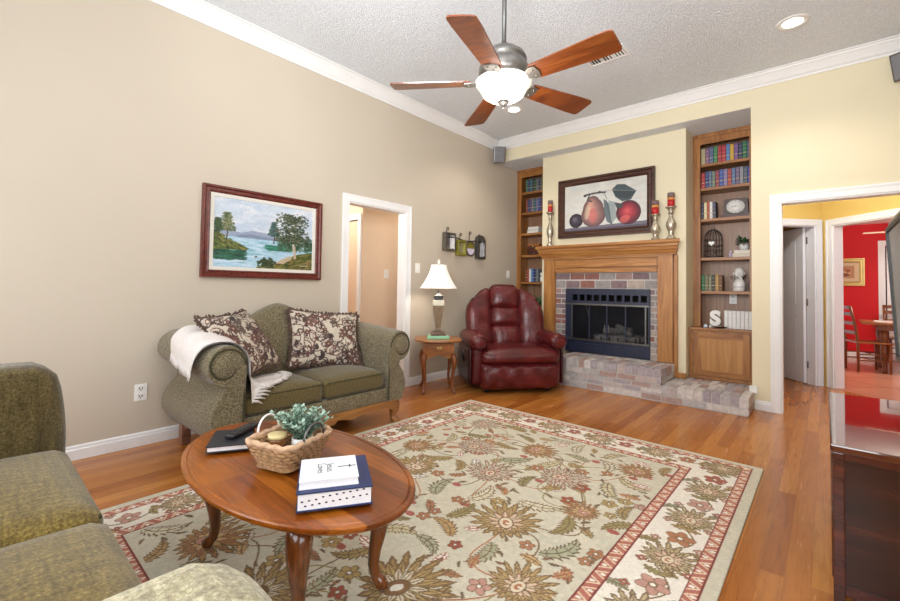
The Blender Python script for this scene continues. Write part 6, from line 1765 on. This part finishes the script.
MB().box((3.99, 1.85, CZ + .30), (4.13, 2.15, 1.1)).box((4.06, 1.94, CZ + .02), (4.13, 2.06, CZ + .30)).build('stand_neck', MT['dark'], o, True)
MB().box((3.96, 2.172, CZ + .001), (4.30, 2.42, CZ + .016), bev=.004).box((4.06, 1.99, CZ + .02), (4.13, 2.20, CZ + .05)).build('stand_base', MT['dark'], o, True)

# ------------------------------------------------------------------ dining room
def dchair(label, p, rz):
    o = thing('dining_chair', label, 'chair', p, rz)
    # local: faces +X
    MB().box((-.20, -.21, .43), (.22, .21, .455), bev=.008).build('seat', MT['end_x'], o)
    for sy in (-.185, .185):
        MB().tube([(.185, sy, .004), (.185, sy, .43)], [.016, .021], 10).build('leg', MT['end_z'], o)
        MB().tube([(-.185, sy, .004), (-.185, sy, .45), (-.215, sy, .70), (-.27, sy, .98)], [.017, .02, .018, .016], 10).build('back_post', MT['end_z'], o)
    for z, x in ((.58, -.20), (.72, -.22), (.86, -.245), (.955, -.265)):
        MB().cushion((x, 0, z), (.018, .36, .055), .008, n=5).build('back_slat', MT['end_z'], o)
    for z in (.18, .27):
        MB().tube([(-.185, -.185, z), (.185, -.185, z)], .010, 8).tube([(-.185, .185, z), (.185, .185, z)], .010, 8).tube([(.0, -.185, z + .004), (.0, .185, z + .004)], .009, 8).build('stretcher', MT['end_z'], o)
    return o
dchair('slat-back wooden chair in side view at the dining table by the red wall', (4.17, 9.03, .004), RAD(20))
dchair('wooden chair beyond the dining table mostly hidden by the television', (4.66, 10.22, .004), RAD(-85))
o = thing('dining_table', 'oak dining table on turned legs in the red dining room', 'table', (4.85, 9.32, .004))
MB().box((-.74, -.50, .715), (.74, .50, .745), bev=.008).build('tabletop', MT['end_x'], o)
MB().box((-.58, -.40, .63), (.58, .40, .714)).build('apron', MT['end_z'], o)
for sx in (-.50, .50):
    for sy in (-.34, .34):
        MB().lathe([(.03, 0), (.034, .04), (.028, .10), (.042, .22), (.05, .34), (.038, .46), (.05, .52), (.05, .63)], 16, 0, Matrix.Translation((sx, sy, 0))).build('leg', MT['end_z'], o)
o = thing('place_mat', 'pale place mat lying on the dining table top', 'mat', (4.42, 9.25, .7505))
MB().box((-.16, -.2, 0), (.16, .2, .006)).build('mat_sheet', MT['throw'], o)
o = thing('ceiling_fan', 'pale bladed ceiling fan in the red dining room', 'ceiling fan', (4.85, 9.45, 2.12))
MB().lathe([(.05, .318), (.05, .30), (.016, .28), (.016, .14), (.09, .10), (.10, .02), (.06, -.02)], 24).build('motor_housing', MT['white'], o)
bl_ = plain('cream fan blade', 'D9C9AE', .5, .05)
for k in range(5):
    T = Matrix.Rotation(RAD(176 + 72 * k), 4, 'Z') @ Matrix.Rotation(RAD(-12), 4, 'X')
    MB().prism([(.10, -.03), (.2, -.06), (.68, -.065), (.69, .065), (.2, .06), (.10, .03)], 'Z', .02, .028, mat=T).build('blade', bl_, o)
MB().lathe([(.055, -.021), (.10, -.04), (.09, -.10), (.03, -.13)], 24).build('light_bowl', m_bowl.m, o)
